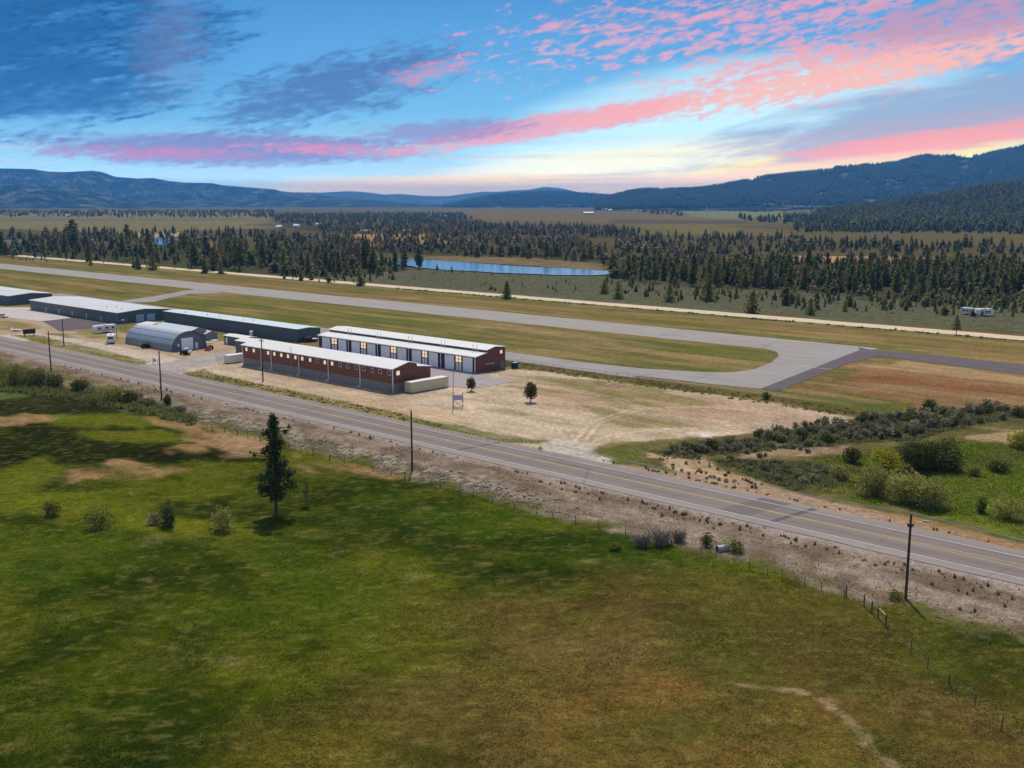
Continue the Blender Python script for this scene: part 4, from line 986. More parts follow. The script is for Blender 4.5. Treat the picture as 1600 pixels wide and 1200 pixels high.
pole(100, 540, 8.4, 'wooden pole on the grass strip right of the dark billboard', 'pin')
Hh = pole(411, 597, 11.0, 'wooden pole with a crossarm in front of the red-brown building', 'cross')
pole(456, 588, 7.8, 'pale thin metal pole in front of the red-brown building', None, True, 0, 'steel')
pole(707.4, 640, 9.6, 'thin grey pole standing beside the blank roadside sign', None, True, .35, 'steel')
pole(183, 530, 6.6, 'light pole with a curved lamp arm beside the parked motorhome', 'light', True, 0, 'wood')
E_ = Vector((48, 115.4, 9.3)); A0 = Vector((-352, 121, 9.8))
def cable(p, q, sag, label):
    w = MB(); n = 14
    w.tube([p.lerp(q, k / n) + Vector((0, 0, .24 - sag * 4 * (k / n) * (1 - k / n))) for k in range(n + 1)], .03, 5)
    o = w.build('power_cable', M['cable']); tag(o, label, 'cable', 'power cables between the near poles')
cable(A, B, .7, 'thin power cable spanning the two leftmost near roadside poles')
cable(B, C, 1.1, 'thin power cable from the driveway pole to the pole right of the conifer')
cable(C, D, 1.0, 'thin power cable from the fence-line pole to the lamp-arm pole')
cable(D, E_, 1.0, 'pale power cable running right from the lamp-arm pole out of view')

# pasture fence: posts and wires, a thing with its posts as parts
def wire_fence(pts, label, nposts, h=1.25, seed=1, rail=False, m='post', gap=0):
    rg = random.Random(seed)
    P = [Vector((x, y, float(gz(x, y)))) for x, y in pts]
    r = root('wire_fence', tuple(P[0]), label, 'fence')
    L = [0]
    for a, c in zip(P[:-1], P[1:]): L.append(L[-1] + (c - a).length)
    def pos(t):
        for i in range(len(P) - 1):
            if t <= L[i + 1] + 1e-6: return P[i].lerp(P[i + 1], (t - L[i]) / (L[i + 1] - L[i]))
        return P[-1]
    tops = []
    for k in range(nposts):
        p = pos(L[-1] * k / (nposts - 1) + (rg.uniform(-.5, .5) if 0 < k < nposts - 1 else 0)); p.z = float(gz(p.x, p.y))
        hh = h * rg.uniform(.85, 1.15); lx, ly = rg.gauss(0, .07), rg.gauss(0, .07); thick = rg.choice((.045, .055, .055, .09))
        w = MB(); w.tube([p + Vector((0, 0, -.3)), p + Vector((lx, ly, hh))], [thick, thick * .9], 7); w.build('post', M[m], r)
        tops.append((p, hh, lx, ly))
    for q in (.35, .62, .9):
        w = MB(); w.tube([p + Vector((lx * q, ly * q, hh * q)) for p, hh, lx, ly in tops], .005, 4); w.build('wire', M['steel'], r)
    return r
wire_fence([(-207, 112.6), (-187, 112.0), (-160, 112.8), (-119, 113.6), (-92, 113.6), (-83, 114.2), (-76, 113.9)], 'leaning wire fence of dark posts along the pasture, left of the grey dead shrubs', 33, seed=3)
wire_fence([(-72, 114.6), (-67.8, 115.0), (-61.2, 113.1), (-55.8, 113.6), (-51.0, 112.8)], 'short wire fence of dark posts between the culvert and the wooden brace', 9, seed=4)
wire_fence([(-43.0, 106.5), (-40, 104.2), (-33.9, 98.6), (-26.8, 92.4), (-20, 86)], 'wire fence of thin posts running down the right corner of the pasture', 8, 1.3, seed=5)
def brace(px, label):
    P = []
    for x, y in px:
        X, Y, Z = at(x, y); P.append(Vector((X, Y, Z)))
    r = root('fence_brace', tuple(P[0]), label, 'fence')
    for p in P:
        w = MB(); w.tube([p + Vector((0, 0, -.3)), p + Vector((0, 0, 1.45))], .09, 9); w.build('post', M['post'], r)
    for a, c in zip(P[:-1], P[1:]):
        w = MB(); w.tube([a + Vector((0, 0, 1.25)), c + Vector((0, 0, 1.25))], .06, 7); w.build('rail', M['rail'], r)
        if (c - a).length < 3: w = MB(); w.tube([a + Vector((0, 0, .55)), c + Vector((0, 0, .55))], .045, 7); w.build('rail', M['rail'], r)
brace([(1322, 933), (1350, 947), (1362, 958)], 'wooden brace fence of three posts with a pale top rail below the lamp-arm pole')
brace([(1372, 966), (1384, 979)], 'wooden two-post brace with two rails, right of the three-post brace')

# chain-link fence along the airfield with its gate
pts = [(-262, 211.3), (-195.5, 211.6), (-154, 214.0), (-120.2, 215.5), (-91.5, 217.2)]
r = root('chain_link_fence', (pts[0][0], pts[0][1], -.06), 'grey chain-link fence between the dirt yard and the taxiway', 'fence')
fp = []
for (ax, ay), (bx, by) in zip(pts[:-1], pts[1:]):
    n = max(1, int(math.hypot(bx - ax, by - ay) / 3.2))
    fp += [(ax + (bx - ax) * k / n, ay + (by - ay) * k / n) for k in range(n)]
fp.append(pts[-1])
for x, y in fp:
    z = float(gz(x, y)); w = MB(); w.tube([(x, y, z - .2), (x, y, z + 1.9)], .045, 6); w.build('post', M['steel'], r)
w = MB(); w.tube([(x, y, float(gz(x, y)) + 1.85) for x, y in fp], .035, 5); w.build('top_rail', M['cable'], r)
w = MB()
for (ax, ay), (bx, by) in zip(fp[:-1], fp[1:]):
    za, zb = float(gz(ax, ay)), float(gz(bx, by)); n = 7
    for k in range(-2, n):
        for s in (0, 1):
            t0, t1 = k / n, (k + 2) / n
            lo0, hi0 = (za + .1, za + 1.8) if s == 0 else (za + 1.8, za + .1)
            ta, tb = max(0, t0), min(1, t1)
            zA = lo0 + (hi0 - lo0) * (ta - t0) / (t1 - t0); zB = lo0 + (hi0 - lo0) * (tb - t0) / (t1 - t0)
            p, q_ = Vector((ax + (bx - ax) * ta, ay + (by - ay) * ta, zA)), Vector((ax + (bx - ax) * tb, ay + (by - ay) * tb, zB))
            w.tube([p, q_], .007, 3)
w.build('wire_mesh', M['steel'], r)
X, Y, Z = at(1379, 650); r = root('field_gate', (X, Y, Z), 'low grey metal gate with white signs at the right end of the chain-link fence', 'gate')
ux, uy = (at(1402, 651)[0] - X, at(1402, 651)[1] - Y); l_ = math.hypot(ux, uy); ux /= l_; uy /= l_
def gp(t, z): return Vector((X + ux * t, Y + uy * t, Z + z))
for t in (0, l_ * .5, l_): w = MB(); w.tube([gp(t, -.2), gp(t, 1.7)], .05, 6); w.build('post', M['steel'], r)
for z in (.35, .95, 1.55): w = MB(); w.tube([gp(0, z), gp(l_, z)], .03, 6); w.build('rail', M['steel'], r)
for t in (.3, .56, .8):
    w = MB(); a, c = gp(l_ * t, .25), gp(l_ * t + .6, .25); w.face([a, c, c + Vector((0, 0, .4)), a + Vector((0, 0, .4))]); w.face([p + Vector((uy * .03, -ux * .03, 0)) for p in (a, c, c + Vector((0, 0, .4)), a + Vector((0, 0, .4)))]); w.build('sign', M['white'], r)

# signs and boxes
P0, P1 = Vector((-165.0, 159.2, -.06)), Vector((-163.4, 160.6, -.06)); u = (P1 - P0).normalized(); nrm = Vector((-u.y, u.x, 0))
r = root('roadside_sign', tuple(P0), 'blank grey sign panel on a braced timber frame beside the thin pole', 'sign')
for p in (P0, P1): w = MB(); w.tube([p, p + Vector((0, 0, 3.1))], .08, 6); w.build('post', M['wood'], r)
w = MB()
for za, zb, t in ((1.7, 2.8, .05),):
    q4 = [P0 - nrm * .1, P1 - nrm * .1, P1 - nrm * .16, P0 - nrm * .16]
    w.face([p + Vector((0, 0, za)) for p in reversed(q4)]); w.face([p + Vector((0, 0, zb)) for p in q4])
    for i in range(4): w.face([q4[i] + Vector((0, 0, za)), q4[(i + 1) % 4] + Vector((0, 0, za)), q4[(i + 1) % 4] + Vector((0, 0, zb)), q4[i] + Vector((0, 0, zb))])
w.build('panel', mat('weathered_grey_panel', (168, 170, 182), .6), r)
for a, c in (((P0, .2), (P1, 1.6)), ((P1, .2), (P0, 1.6)), ((P0, .15), (P1, .15))):
    w = MB(); w.tube([a[0] + Vector((0, 0, a[1])), c[0] + Vector((0, 0, c[1]))], .05, 5); w.build('brace', M['wood'], r)
for p in (P0, P1): w = MB(); w.tube([p + Vector((0, 0, 3.1)), p + Vector((0, 0, 3.35))], [.16, .1], 7); w.build('flood_lamp', M['black'], r)
r = root('billboard', (-361.2, 147, -.06), 'dark brown wooden billboard on two posts beside the highway', 'sign')
for x, y in ((-361.3, 147.3), (-360.9, 150.2)): w = MB(); w.tube([(x, y, -.2), (x, y, 2.3)], .16, 8); w.build('post', M['wood'], r)
w = MB(); w.prism([(146.7, .75), (150.8, .75), (150.8, 2.35), (146.7, 2.35)], -361.0, -360.75); w.build('panel', mat('dark_brown_boards', (50, 44, 42), .8, .2, 2), r)
r = root('driveway_sign', (-272.1, 146.3, -.06), 'small white sign panel at the driveway corner behind a roadside pole', 'sign')
for x, y in ((-272.5, 145.8), (-271.7, 146.8)): w = MB(); w.tube([(x, y, -.2), (x, y, 1.6)], .05, 6); w.build('post', M['steel'], r)
w = MB(); w.prism_y([(-272.9, .4), (-271.3, .4), (-271.3, 1.6), (-272.9, 1.6)], 146.1, 146.2); w.build('panel', M['white'], r)
w = MB(); w.prism_y([(-272.6, .8), (-271.9, .8), (-271.7, 1.2), (-272.6, 1.3)], 146.05, 146.098); w.build('panel_print', mat('blue_grey_print', (128, 146, 176), .5), r)
def cabinet(name, X, Y, sx, sy, h, m, label):
    r = root(name, (X, Y, -.06), label, 'utility box')
    w = MB(); w.box(X - sx / 2 - .12, X + sx / 2 + .12, Y - sy / 2 - .12, Y + sy / 2 + .12, -.1, .1); w.build('pad', M['block'], r)
    w = MB(); w.prism([(Y - sy / 2, .1), (Y + sy / 2, .1), (Y + sy / 2, h), (Y - sy / 2, h - .18)], X - sx / 2, X + sx / 2); w.build('cabinet', M[m], r)
    w = MB(); w.box(X - sx / 2 - .05, X + sx / 2 + .05, Y - sy / 2 - .03, Y + sy / 2 + .05, h, h + .06); w.build('lid', M['steel'], r)
    for s in (-1, 1):
        w = MB(); w.box(X + s * sx * .24 - sx * .21, X + s * sx * .24 + sx * .21, Y - sy / 2 - .03, Y - sy / 2 - .002, .2, h - .3); w.build('door', M[m], r)
cabinet('transformer_box', -188.6, 160.4, 1.5, 1.2, 1.55, 'grey_box', 'grey-green transformer box at the near right corner of the red-brown building')
cabinet('transformer_box', -192.2, 209.0, 1.4, 1.3, 1.6, 'green_box', 'dark green utility box beside the gable end of the white-door hangars')
X, Y, Z = at(1120, 862); r = root('culvert_pipe', (X, Y, Z), 'grey corrugated culvert pipe sticking out of the road bank', 'pipe')
w = MB(); nn = 18; d = Vector((.5, .86, .02)).normalized(); c0 = Vector((X, Y + .1, Z + .3))
for k in range(nn):
    for ra, s in ((.5, 1), (.44, -1)):
        t0, t1 = 2 * math.pi * k / nn, 2 * math.pi * (k + 1) / nn
        a = d.orthogonal().normalized(); e = d.cross(a)
        p = [c0 + (a * math.cos(t) + e * math.sin(t)) * ra for t in (t0, t1)]
        w.face([p[0], p[1], p[1] + d * 1.6, p[0] + d * 1.6] if s > 0 else [p[1], p[0], p[0] + d * 1.6, p[1] + d * 1.6])
w.build('barrel', M['steel'], r, True)
w = MB()
for k in range(nn):
    t0, t1 = 2 * math.pi * k / nn, 2 * math.pi * (k + 1) / nn; a = d.orthogonal().normalized(); e = d.cross(a)
    w.face([c0 + (a * math.cos(t) + e * math.sin(t)) * q - d * .01 for t, q in ((t0, .5), (t1, .5), (t1, .44), (t0, .44))])
w.build('rim', M['steel'], r)

# ================================================================== VEHICLES
def rot_build(r, parts):
    """parts built round the origin, hung under a turned root"""
    for name, mbx, m in parts:
        me = bpy.data.meshes.new(name); me.from_pydata(mbx.v, [], mbx.f); me.materials.append(M[m]); me.update()
        link(name, me, r)
def at_root(name, X, Y, rz, label, cat, group=None):
    return root(name, (X, Y, float(gz(X, Y))), label, cat, group, rz)
def trailer(X, Y, rz, L, Wd, H, label, name='travel_trailer'):
    r = at_root(name, X, Y, rz, label, 'trailer')
    h = L / 2; q = Wd / 2
    bd = MB(); bd.prism_y([(-h, .75), (-h + .25, .5), (h - .1, .5), (h, .8), (h - .08, H - .45), (h - .5, H), (-h + .35, H), (-h, H - .35)][::-1], -q, q)
    st = MB(); st.box(-h + .4, h - .4, -q - .012, -q - .001, 1.0, 1.25)
    parts = [('body', bd, 'rv_white'), ('stripe', st, 'rv_stripe')]
    for xa, xb, za in ((-h + .8, -h + 2.0, 1.5), (-.6, .7, 1.5), (h - 2.2, h - 1.2, 1.5)):
        w = MB(); w.box(xa, xb, -q - .02, -q - .002, za, za + .6); parts.append(('window', w, 'glass_grey'))
    w = MB(); w.box(h - 1.05, h - .45, -q - .025, -q - .002, .62, 2.1); parts.append(('door', w, 'white'))
    for x in (-.5, .35):
        for s in (-1, 1): w = MB(); w.wheel(x, s * (q - .15), .34, .34, .22); parts.append(('wheel', w, 'tyre'))
    w = MB(); w.box(-.9, .4, -.5, .3, H, H + .25); parts.append(('roof_unit', w, 'rv_white'))
    w = MB(); w.tube([(-h, 0, .55), (-h - 1.1, 0, .5)], .07, 6); w.tube([(-h - 1, 0, .5), (-h - 1, 0, .0)], .05, 6); parts.append(('hitch', w, 'black'))
    rot_build(r, parts); return r
trailer(-351.3, 170.9, R(90), 8.0, 2.5, 2.75, 'long white travel trailer parked beside the light pole')
trailer(-151.0, 434.5, R(-20), 6.5, 2.4, 2.8, 'white camper trailer parked among young pines, left one of the pair', 'camper_trailer')
trailer(-144.6, 433.6, R(50), 6.0, 2.4, 3.0, 'pale camper trailer parked among young pines, right one of the pair', 'camper_trailer')
def motorhome(X, Y, rz, label):
    r = at_root('motorhome', X, Y, rz, label, 'motorhome')
    bd = MB(); bd.prism_y([(-3.2, .5), (-3.2, 2.75), (1.3, 2.85), (2.7, 2.8), (2.9, 2.2), (2.6, 1.95), (1.5, 1.9), (1.5, .5)][::-1], -1.15, 1.15)
    cabm = MB(); cabm.prism_y([(1.502, .5), (1.502, 1.88), (2.2, 1.85), (2.75, 1.3), (3.5, 1.15), (3.6, .5)][::-1], -.95, .95)
    parts = [('body', bd, 'rv_white'), ('cab', cabm, 'rv_white')]
    for xa, xb, za, zb in ((-2.6, -1.7, 1.5, 2.1), (-.9, .1, 1.5, 2.1), (1.7, 2.4, 2.25, 2.6)):
        for s in (-1, 1): w = MB(); w.box(xa, xb, s * 1.16 - .012, s * 1.16 + .012, za, zb); parts.append(('window', w, 'glass_grey'))
    w = MB(); w.box(-3.23, -3.202, -.8, .8, 1.6, 2.3); parts.append(('rear_window', w, 'glass_grey'))
    w = MB(); w.box(.5, 1.1, -1.175, -1.152, .6, 2.3); parts.append(('door', w, 'white'))
    w = MB(); w.box(-3.1, 1.4, -1.166, -1.152, .95, 1.15); parts.append(('stripe', w, 'rv_stripe'))
    w = MB(); w.box(-3.35, -3.2, -1.1, 1.1, .45, .65); parts.append(('bumper', w, 'steel'))
    for s in (-1, 1):
        w = MB(); w.box(-3.24, -3.202, s * .95 - .08, s * .95 + .08, .9, 1.3); parts.append(('tail_light', w, 'red_paint'))
        for x in (-2.0, 2.6): w = MB(); w.wheel(x, s * .95, .38, .38, .26); parts.append(('wheel', w, 'tyre'))
    w = MB(); w.box(-1.6, -.8, -.4, .4, 2.78, 3.05); parts.append(('roof_unit', w, 'rv_white'))
    rot_build(r, parts)
motorhome(-324.0, 159.4, R(150), 'white cab-over motorhome parked at the left end of the quonset hut')
def car(X, Y, rz, label, m):
    r = at_root('parked_car', X, Y, rz, label, 'car')
    bd = MB(); bd.prism_y([(-2.2, .35), (-2.25, .85), (-1.3, .95), (1.1, .92), (2.1, .8), (2.2, .35)][::-1], -.88, .88)
    cb_ = MB(); cb_.prism_y([(-1.5, .95), (-1.1, 1.45), (.3, 1.48), (1.0, .93)][::-1], -.75, .75)
    rf = MB(); rf.box(-1.05, .25, -.72, .72, 1.49, 1.53)
    parts = [('body', bd, m), ('cabin', cb_, 'glass_grey'), ('roof', rf, m)]
    for s in (-1, 1):
        for x in (-1.4, 1.35): w = MB(); w.wheel(x, s * .8, .33, .33, .2); parts.append(('wheel', w, 'tyre'))
        w = MB(); w.box(2.14, 2.2, s * .6 - .15, s * .6 + .15, .6, .75); parts.append(('headlight', w, 'white'))
    rot_build(r, parts)
car(-427.0, 166.3, R(20), 'silver car parked on the dirt at the left edge of the view', 'rv_white')
r = at_root('flatbed_trailer', -378.5, 151.6, R(35), 'small white flatbed trailer with a raised front board on the gravel', 'trailer')
w1 = MB(); w1.box(-1.8, 1.8, -.8, .8, .5, .62); w2 = MB(); w2.box(-1.86, -1.78, -.8, .8, .62, 1.3); w3 = MB(); w3.box(1.8, 3.0, -.05, .05, .48, .56)
ww = []
for s in (-1, 1): q_ = MB(); q_.wheel(0, s * .92, .32, .32, .2); ww.append(('wheel', q_, 'tyre'))
rot_build(r, [('deck', w1, 'rv_white'), ('front_board', w2, 'rv_white'), ('drawbar', w3, 'black')] + ww)
def tractor(X, Y, rz, label, m, tank):
    r = at_root('tractor', X, Y, rz, label, 'tractor')
    hd = MB(); hd.prism_y([(.1, .7), (.1, 1.35), (1.5, 1.25), (1.6, .7)][::-1], -.38, .38)
    ch = MB(); ch.box(-1.2, 1.5, -.3, .3, .5, .68)
    st = MB(); st.box(-.85, -.35, -.3, .3, .9, 1.05); st.box(-.95, -.85, -.3, .3, .9, 1.5)
    fr = MB()
    for x, y in ((-1.0, -.6), (-1.0, .6), (.05, -.6), (.05, .6)): fr.tube([(x, y, .7), (x, y, 2.0)], .04, 5)
    rf = MB(); rf.box(-1.15, .2, -.7, .7, 2.0, 2.07)
    parts = [('hood', hd, m), ('chassis', ch, 'black'), ('seat', st, 'black'), ('roll_frame', fr, 'black'), ('canopy', rf, 'rv_white' if tank else m)]
    for s in (-1, 1):
        w = MB(); w.wheel(-.7, s * .72, .62, .62, .36); parts.append(('rear_wheel', w, 'tyre'))
        w = MB(); w.wheel(1.15, s * .6, .38, .38, .24); parts.append(('front_wheel', w, 'tyre'))
        w = MB(); w.box(-1.3, -.1, s * .72 - .2, s * .72 + .2, 1.26, 1.32); parts.append(('fender', w, m))
    if tank: w = MB(); w.tube([(-1.7, -.5, 1.1), (-1.7, .5, 1.1)], .4, 12); parts.append(('tank', w, 'rv_white'))
    else: w = MB(); w.prism_y([(1.7, .2), (2.3, .1), (2.3, .25), (1.85, .8), (1.7, .8)][::-1], -.8, .8); parts.append(('bucket', w, m))
    rot_build(r, parts)
tractor(-282.0, 161.4, R(-160), 'black tractor with a pale tank in front of the quonset hut', 'black', True)
tractor(-285.9, 171.9, R(-50), 'faded red tractor beside the right corner of the quonset hut', 'red_paint', False)
tractor(-304.5, 160.6, R(170), 'small dark tractor against the long side of the quonset hut', 'black', False)
r = root('propane_tank', (-304.5, 199.3, 0), 'white upright tank against the slate-blue storage row', 'tank')
w = MB(); w.tube([(-304.5, 199.3, .1), (-304.5, 199.3, .2), (-304.5, 199.3, 1.7), (-304.5, 199.3, 1.95)], [.5, .62, .62, .3], 14); w.build('shell', M['white'], r, False)
w = MB(); w.tube([(-304.5, 199.3, 1.95), (-304.5, 199.3, 2.15)], .1, 8); w.build('valve', M['steel'], r)
w = MB(); w.box(-305, -304, 198.8, 199.8, -.1, .1); w.build('base', M['block'], r)
r = at_root('flatbed_trailer', -278.6, 204.6, R(80), 'dark flatbed trailer with pale cargo left of the white-door hangars', 'trailer')
w1 = MB(); w1.box(-2.6, 2.6, -1, 1, .7, .85); w2 = MB(); w2.box(-2.2, .2, -.8, .8, .852, 1.7); w3 = MB(); w3.box(.4, 2.3, -.9, .9, .852, 1.1); w4 = MB(); w4.box(-3.8, -2.6, -.06, .06, .7, .8)
ww = []
for s in (-1, 1):
    for x in (-.5, .4): q_ = MB(); q_.wheel(x, s * 1.08, .36, .36, .2); ww.append(('wheel', q_, 'tyre'))
rot_build(r, [('deck', w1, 'black'), ('crate', w2, 'wood'), ('cargo_cover', w3, 'rv_white'), ('drawbar', w4, 'black')] + ww)
X, Y, Z = at(330, 531); r = root('tarp_pile', (X, Y, Z), 'crumpled pile of pale sheeting on the dirt beside the grey shed', 'tarp')
w = MB(); rg = random.Random(4); g5 = [[(X - 2.2 + i * .75, Y - 1.3 + j * .7, Z + (.05 if i in (0, 6) or j in (0, 4) else rg.uniform(.15, .5))) for i in range(7)] for j in range(5)]
for j in range(4):
    for i in range(6): w.face([g5[j][i], g5[j][i + 1], g5[j + 1][i + 1], g5[j + 1][i]])
w.build('sheeting', M['rv_white'], r)
w = MB(); w.tube([(X - 1.8, Y - 1.6, Z + .1), (X + 1.6, Y - 1.4, Z + .12)], .09, 6); w.build('plank', M['rail'], r)
# steel mesh gate at the end of the driveway
r = root('yard_gate', (-263.3, 160.2, -.06), 'white-framed mesh gate across the driveway beside the short container', 'gate')
for x in (-263.3, -261.7, -260.1): w = MB(); w.tube([(x, 160.2, -.2), (x, 160.2, 1.8)], .05, 6); w.build('post', M['white'], r)
for z in (.2, 1.0, 1.7): w = MB(); w.tube([(-263.3, 160.2, z), (-260.1, 160.2, z)], .04, 5); w.build('rail', M['white'], r)
w = MB()
for k in range(24): w.tube([(-263.2 + k * .13, 160.2, .2), (-263.2 + k * .13, 160.2, 1.7)], .012, 4)
w.build('bars', M['steel'], r)

# far houses
def house(px, py, L, Wd, hw, hr, wall, roof, label, rz=.4, name='farmhouse'):
    X, Y, Z = at(px, py); r = root(name, (X, Y, Z), label, 'house', None, rz)
    w = MB(); w.prism([(-Wd / 2, -.5), (Wd / 2, -.5), (Wd / 2, hw), (0, hr), (-Wd / 2, hw)], -L / 2, L / 2)
    rf = MB(); rf.slab(-Wd / 2 - .4, hw + .05, 0, hr + .25, -L / 2 - .4, L / 2 + .4, .2); rf.slab(0, hr + .25, Wd / 2 + .4, hw + .05, -L / 2 - .4, L / 2 + .4, .2)
    dr = MB(); dr.box(-.5, .5, -Wd / 2 - .06, -Wd / 2 - .002, 0, 2.1)
    parts = [('wall', w, wall), ('roof', rf, roof), ('door', dr, 'wood')]
    for x in (-L * .3, L * .3):
        q_ = MB(); q_.box(x - .7, x + .7, -Wd / 2 - .05, -Wd / 2 - .002, 1.1, 2.2); parts.append(('window', q_, 'glass_grey'))
    rot_build(r, parts)
house(22, 389, 17, 11, 4.2, 8.5, 'house_tan', 'house_roof', 'brown-roofed cabin among the pines at the left edge of the forest', .75, 'cabin')
house(75, 339.5, 16, 10, 4, 8, 'house_wall', 'house_roof', 'white farmhouse with a brown roof on the far plain, upper left')
house(108, 338.5, 13, 9, 4, 7, 'house_wall', 'roof_white', 'small white farmhouse on the far plain, right of the brown-roofed one')
house(437, 357, 10, 8, 3, 5.5, 'house_wall', 'roof_white', 'white house in the far forest, leftmost of three pale specks')
house(464, 355, 11, 8, 3, 5.5, 'house_wall', 'roof_white', 'white house in the far forest, between two other pale specks')
house(499, 353, 12, 8, 3, 5.5, 'house_wall', 'roof_blue', 'pale blue-roofed house in the far forest, rightmost of three pale specks')
house(572, 365, 15, 9, 3.2, 6, 'house_tan', 'house_roof', 'tan house at the left end of the ochre clearing')
house(640, 365, 18, 9, 3.2, 6, 'house_tan', 'rust_roof', 'tan house with a rusty roof at the right end of the ochre clearing')
house(920, 335, 38, 14, 5, 9, 'house_tan', 'roof_white', 'long low barn with a pale roof on the far plain', .3, 'barn')
house(945, 329, 24, 14, 6, 10, 'house_wall', 'roof_white', 'white ranch house under the green hill, left one of two')
house(953, 330, 16, 12, 6, 10, 'house_wall', 'roof_white', 'white ranch house under the green hill, right one of two', .9)

# ================================================================== VEGETATION
def leaf_quads(cent, size, rng, flat=.0, aspect=.6):
    """one randomly turned leaf-spray quad round every centre"""
    n = len(cent); cent = np.asarray(cent, float)
    a = rng.normal(size=(n, 3)); a[:, 2] *= (1 - flat); a /= np.linalg.norm(a, axis=1)[:, None]
    b = np.cross(a, rng.normal(size=(n, 3))); b /= np.linalg.norm(b, axis=1)[:, None] + 1e-9
    s = np.asarray(size).reshape(-1, 1) * rng.uniform(.6, 1.4, (n, 1))
    a = a * s; b = b * s * aspect
    v = np.stack([cent - a - b * .3, cent - b, cent + a + b * .2, cent + b], 1).reshape(-1, 3)
    return v, np.arange(n * 4).reshape(-1, 4)
def shades(n, rng, lo=.7, hi=1.3, tint=.08):
    c = rng.uniform(lo, hi, (n, 1)) * (1 + rng.normal(0, tint, (n, 3))); return np.clip(np.repeat(c, 4, 0), .3, 1.8)

def conifer_mesh(name, h, rad, seed, m, whorls=16, per=6, bare=.12, leaf=.5, shape=.8, ragged=.3, sub=3, gaps=.12, extra=None, width=None):
    rng = np.random.default_rng(seed); cs = []; sz = []
    for i in range(whorls):
        t = (i + rng.uniform(-.3, .3)) / (whorls - 1); t = min(max(t, 0), 1)
        z = h * (bare + (1 - bare) * t)
        rr = width(t) * rad if width else rad * ((1 - t) ** shape * (.55 + .45 * min(1, t / .18)) + .04)
        a0 = rng.uniform(0, 6.28)
        for k in range(per):
            if rng.random() < gaps: continue
            az = a0 + 6.283 * k / per + rng.uniform(-.35, .35); L = rr * rng.uniform(1 - ragged, 1 + ragged * .7)
            for j in range(sub):
                f = (j + rng.uniform(.35, 1)) / sub
                cs.append((math.cos(az) * L * f + rng.normal(0, .06 * rad), math.sin(az) * L * f + rng.normal(0, .06 * rad), z - L * f * .22 + rng.normal(0, h * .012)))
                sz.append(leaf * (1.1 - .4 * t))
    if extra: 
        for e in extra: cs.append(e[:3]); sz.append(e[3])
    cs = np.array(cs); sz = np.array(sz)
    cs = np.vstack([cs, np.stack([np.zeros(6), np.zeros(6), np.linspace(h * .9, h * 1.0, 6)], 1)]); sz = np.append(sz, np.full(6, leaf * .5))
    v, f = leaf_quads(cs, sz, rng, .35, .55)
    cl = shades(len(cs), rng, .65, 1.35, .06)
    return np_mesh(name, v, f, M[m], cl)
def trunk_mesh(name, h, r0, r1=.03, lean=0, branches=()):
    b = MB(); b.tube([(0, 0, -.3), (lean * .3, 0, h * .4), (lean, 0, h)], [r0, r0 * .7, r1], 8)
    for p, q, r in branches: b.tube([p, q], [r, r * .4], 5)
    me = bpy.data.meshes.new(name); me.from_pydata(b.v, [], b.f); me.materials.append(M['bark']); me.update(); return me
def plant(name, X, Y, Z, label, cat, crown, trunk=None, group=None, rz=0, sc_=1, cname='crown', tname='trunk'):
    r = root(name, (X, Y, Z), label, cat, group, rz); r.scale = (sc_, sc_, sc_)
    link(cname, crown, r)
    if trunk: link(tname, trunk, r)
    return r

# ---- the tall conifer standing in the pasture
X, Y, Z = at(432, 806)
H_ = 15.2
def hero_w(t):
    return float(np.interp(t, [0, .05, .12, .25, .36, .46, .54, .62, .7, .8, .9, 1], [.3, .55, .72, .7, .62, .5, .34, .4, .3, .44, .3, .08]))
rngh = np.random.default_rng(5); ex = []; br = []
for k in range(120):
    t = rngh.uniform(.18, .98); z = H_ * t; az = rngh.uniform(0, 6.28); tt_ = (t - .16) / .84
    L = 2.9 * hero_w(max(tt_, 0)) * rngh.uniform(.5, 1.1)
    br.append(((0, 0, z), (math.cos(az) * L, math.sin(az) * L, z - .1 * L + .25 * L * t), .05))
# boughs that bulge out of the column, each a clump of sprays on its own limb
for dxr, dyr, zz, q, ln in ((1.9, .2, 6.6, 1.15, 150), (2.2, -.4, 4.7, 1.0, 120), (1.5, .6, 8.2, .8, 70), (-1.7, .2, 4.2, 1.05, 120), (-1.9, -.3, 5.7, .9, 80), (-1.3, .3, 9.9, .7, 60),
                            (.9, -.2, 11.0, .75, 60), (-1.0, .2, 12.6, .8, 70), (1.7, .1, 12.9, .5, 26), (2.4, .0, 13.5, .35, 12), (-2.9, .2, 9.3, .4, 12), (-3.5, .1, 9.7, .25, 7), (.3, .1, 14.3, .6, 40), (-.2, -1.6, 5.2, 1.0, 90), (.2, 1.6, 6.2, 1.0, 80)):
    cx, cy = RIGHT[0] * dxr - FWD[0] * dyr, RIGHT[1] * dxr - FWD[1] * dyr
    for k in range(ln):
        d = rngh.normal(size=3); d /= np.linalg.norm(d); f = rngh.uniform(.3, 1.1)
        ex.append((cx + d[0] * q * f, cy + d[1] * q * f, zz + d[2] * q * f * .8, .27))
    br.append(((0, 0, zz - .4), (cx, cy, zz), .07))
crown = conifer_mesh('tall_conifer_crown', H_, 2.95, 8, 'pine_hero', 48, 12, .19, .28, 1, .5, 7, .25, ex, hero_w)
plant('conifer_tree', X, Y, Z, 'tall dark ragged conifer standing alone in the green pasture', 'tree', crown, trunk_mesh('tall_conifer_trunk', H_ * .97, .3, .05, 0, br))

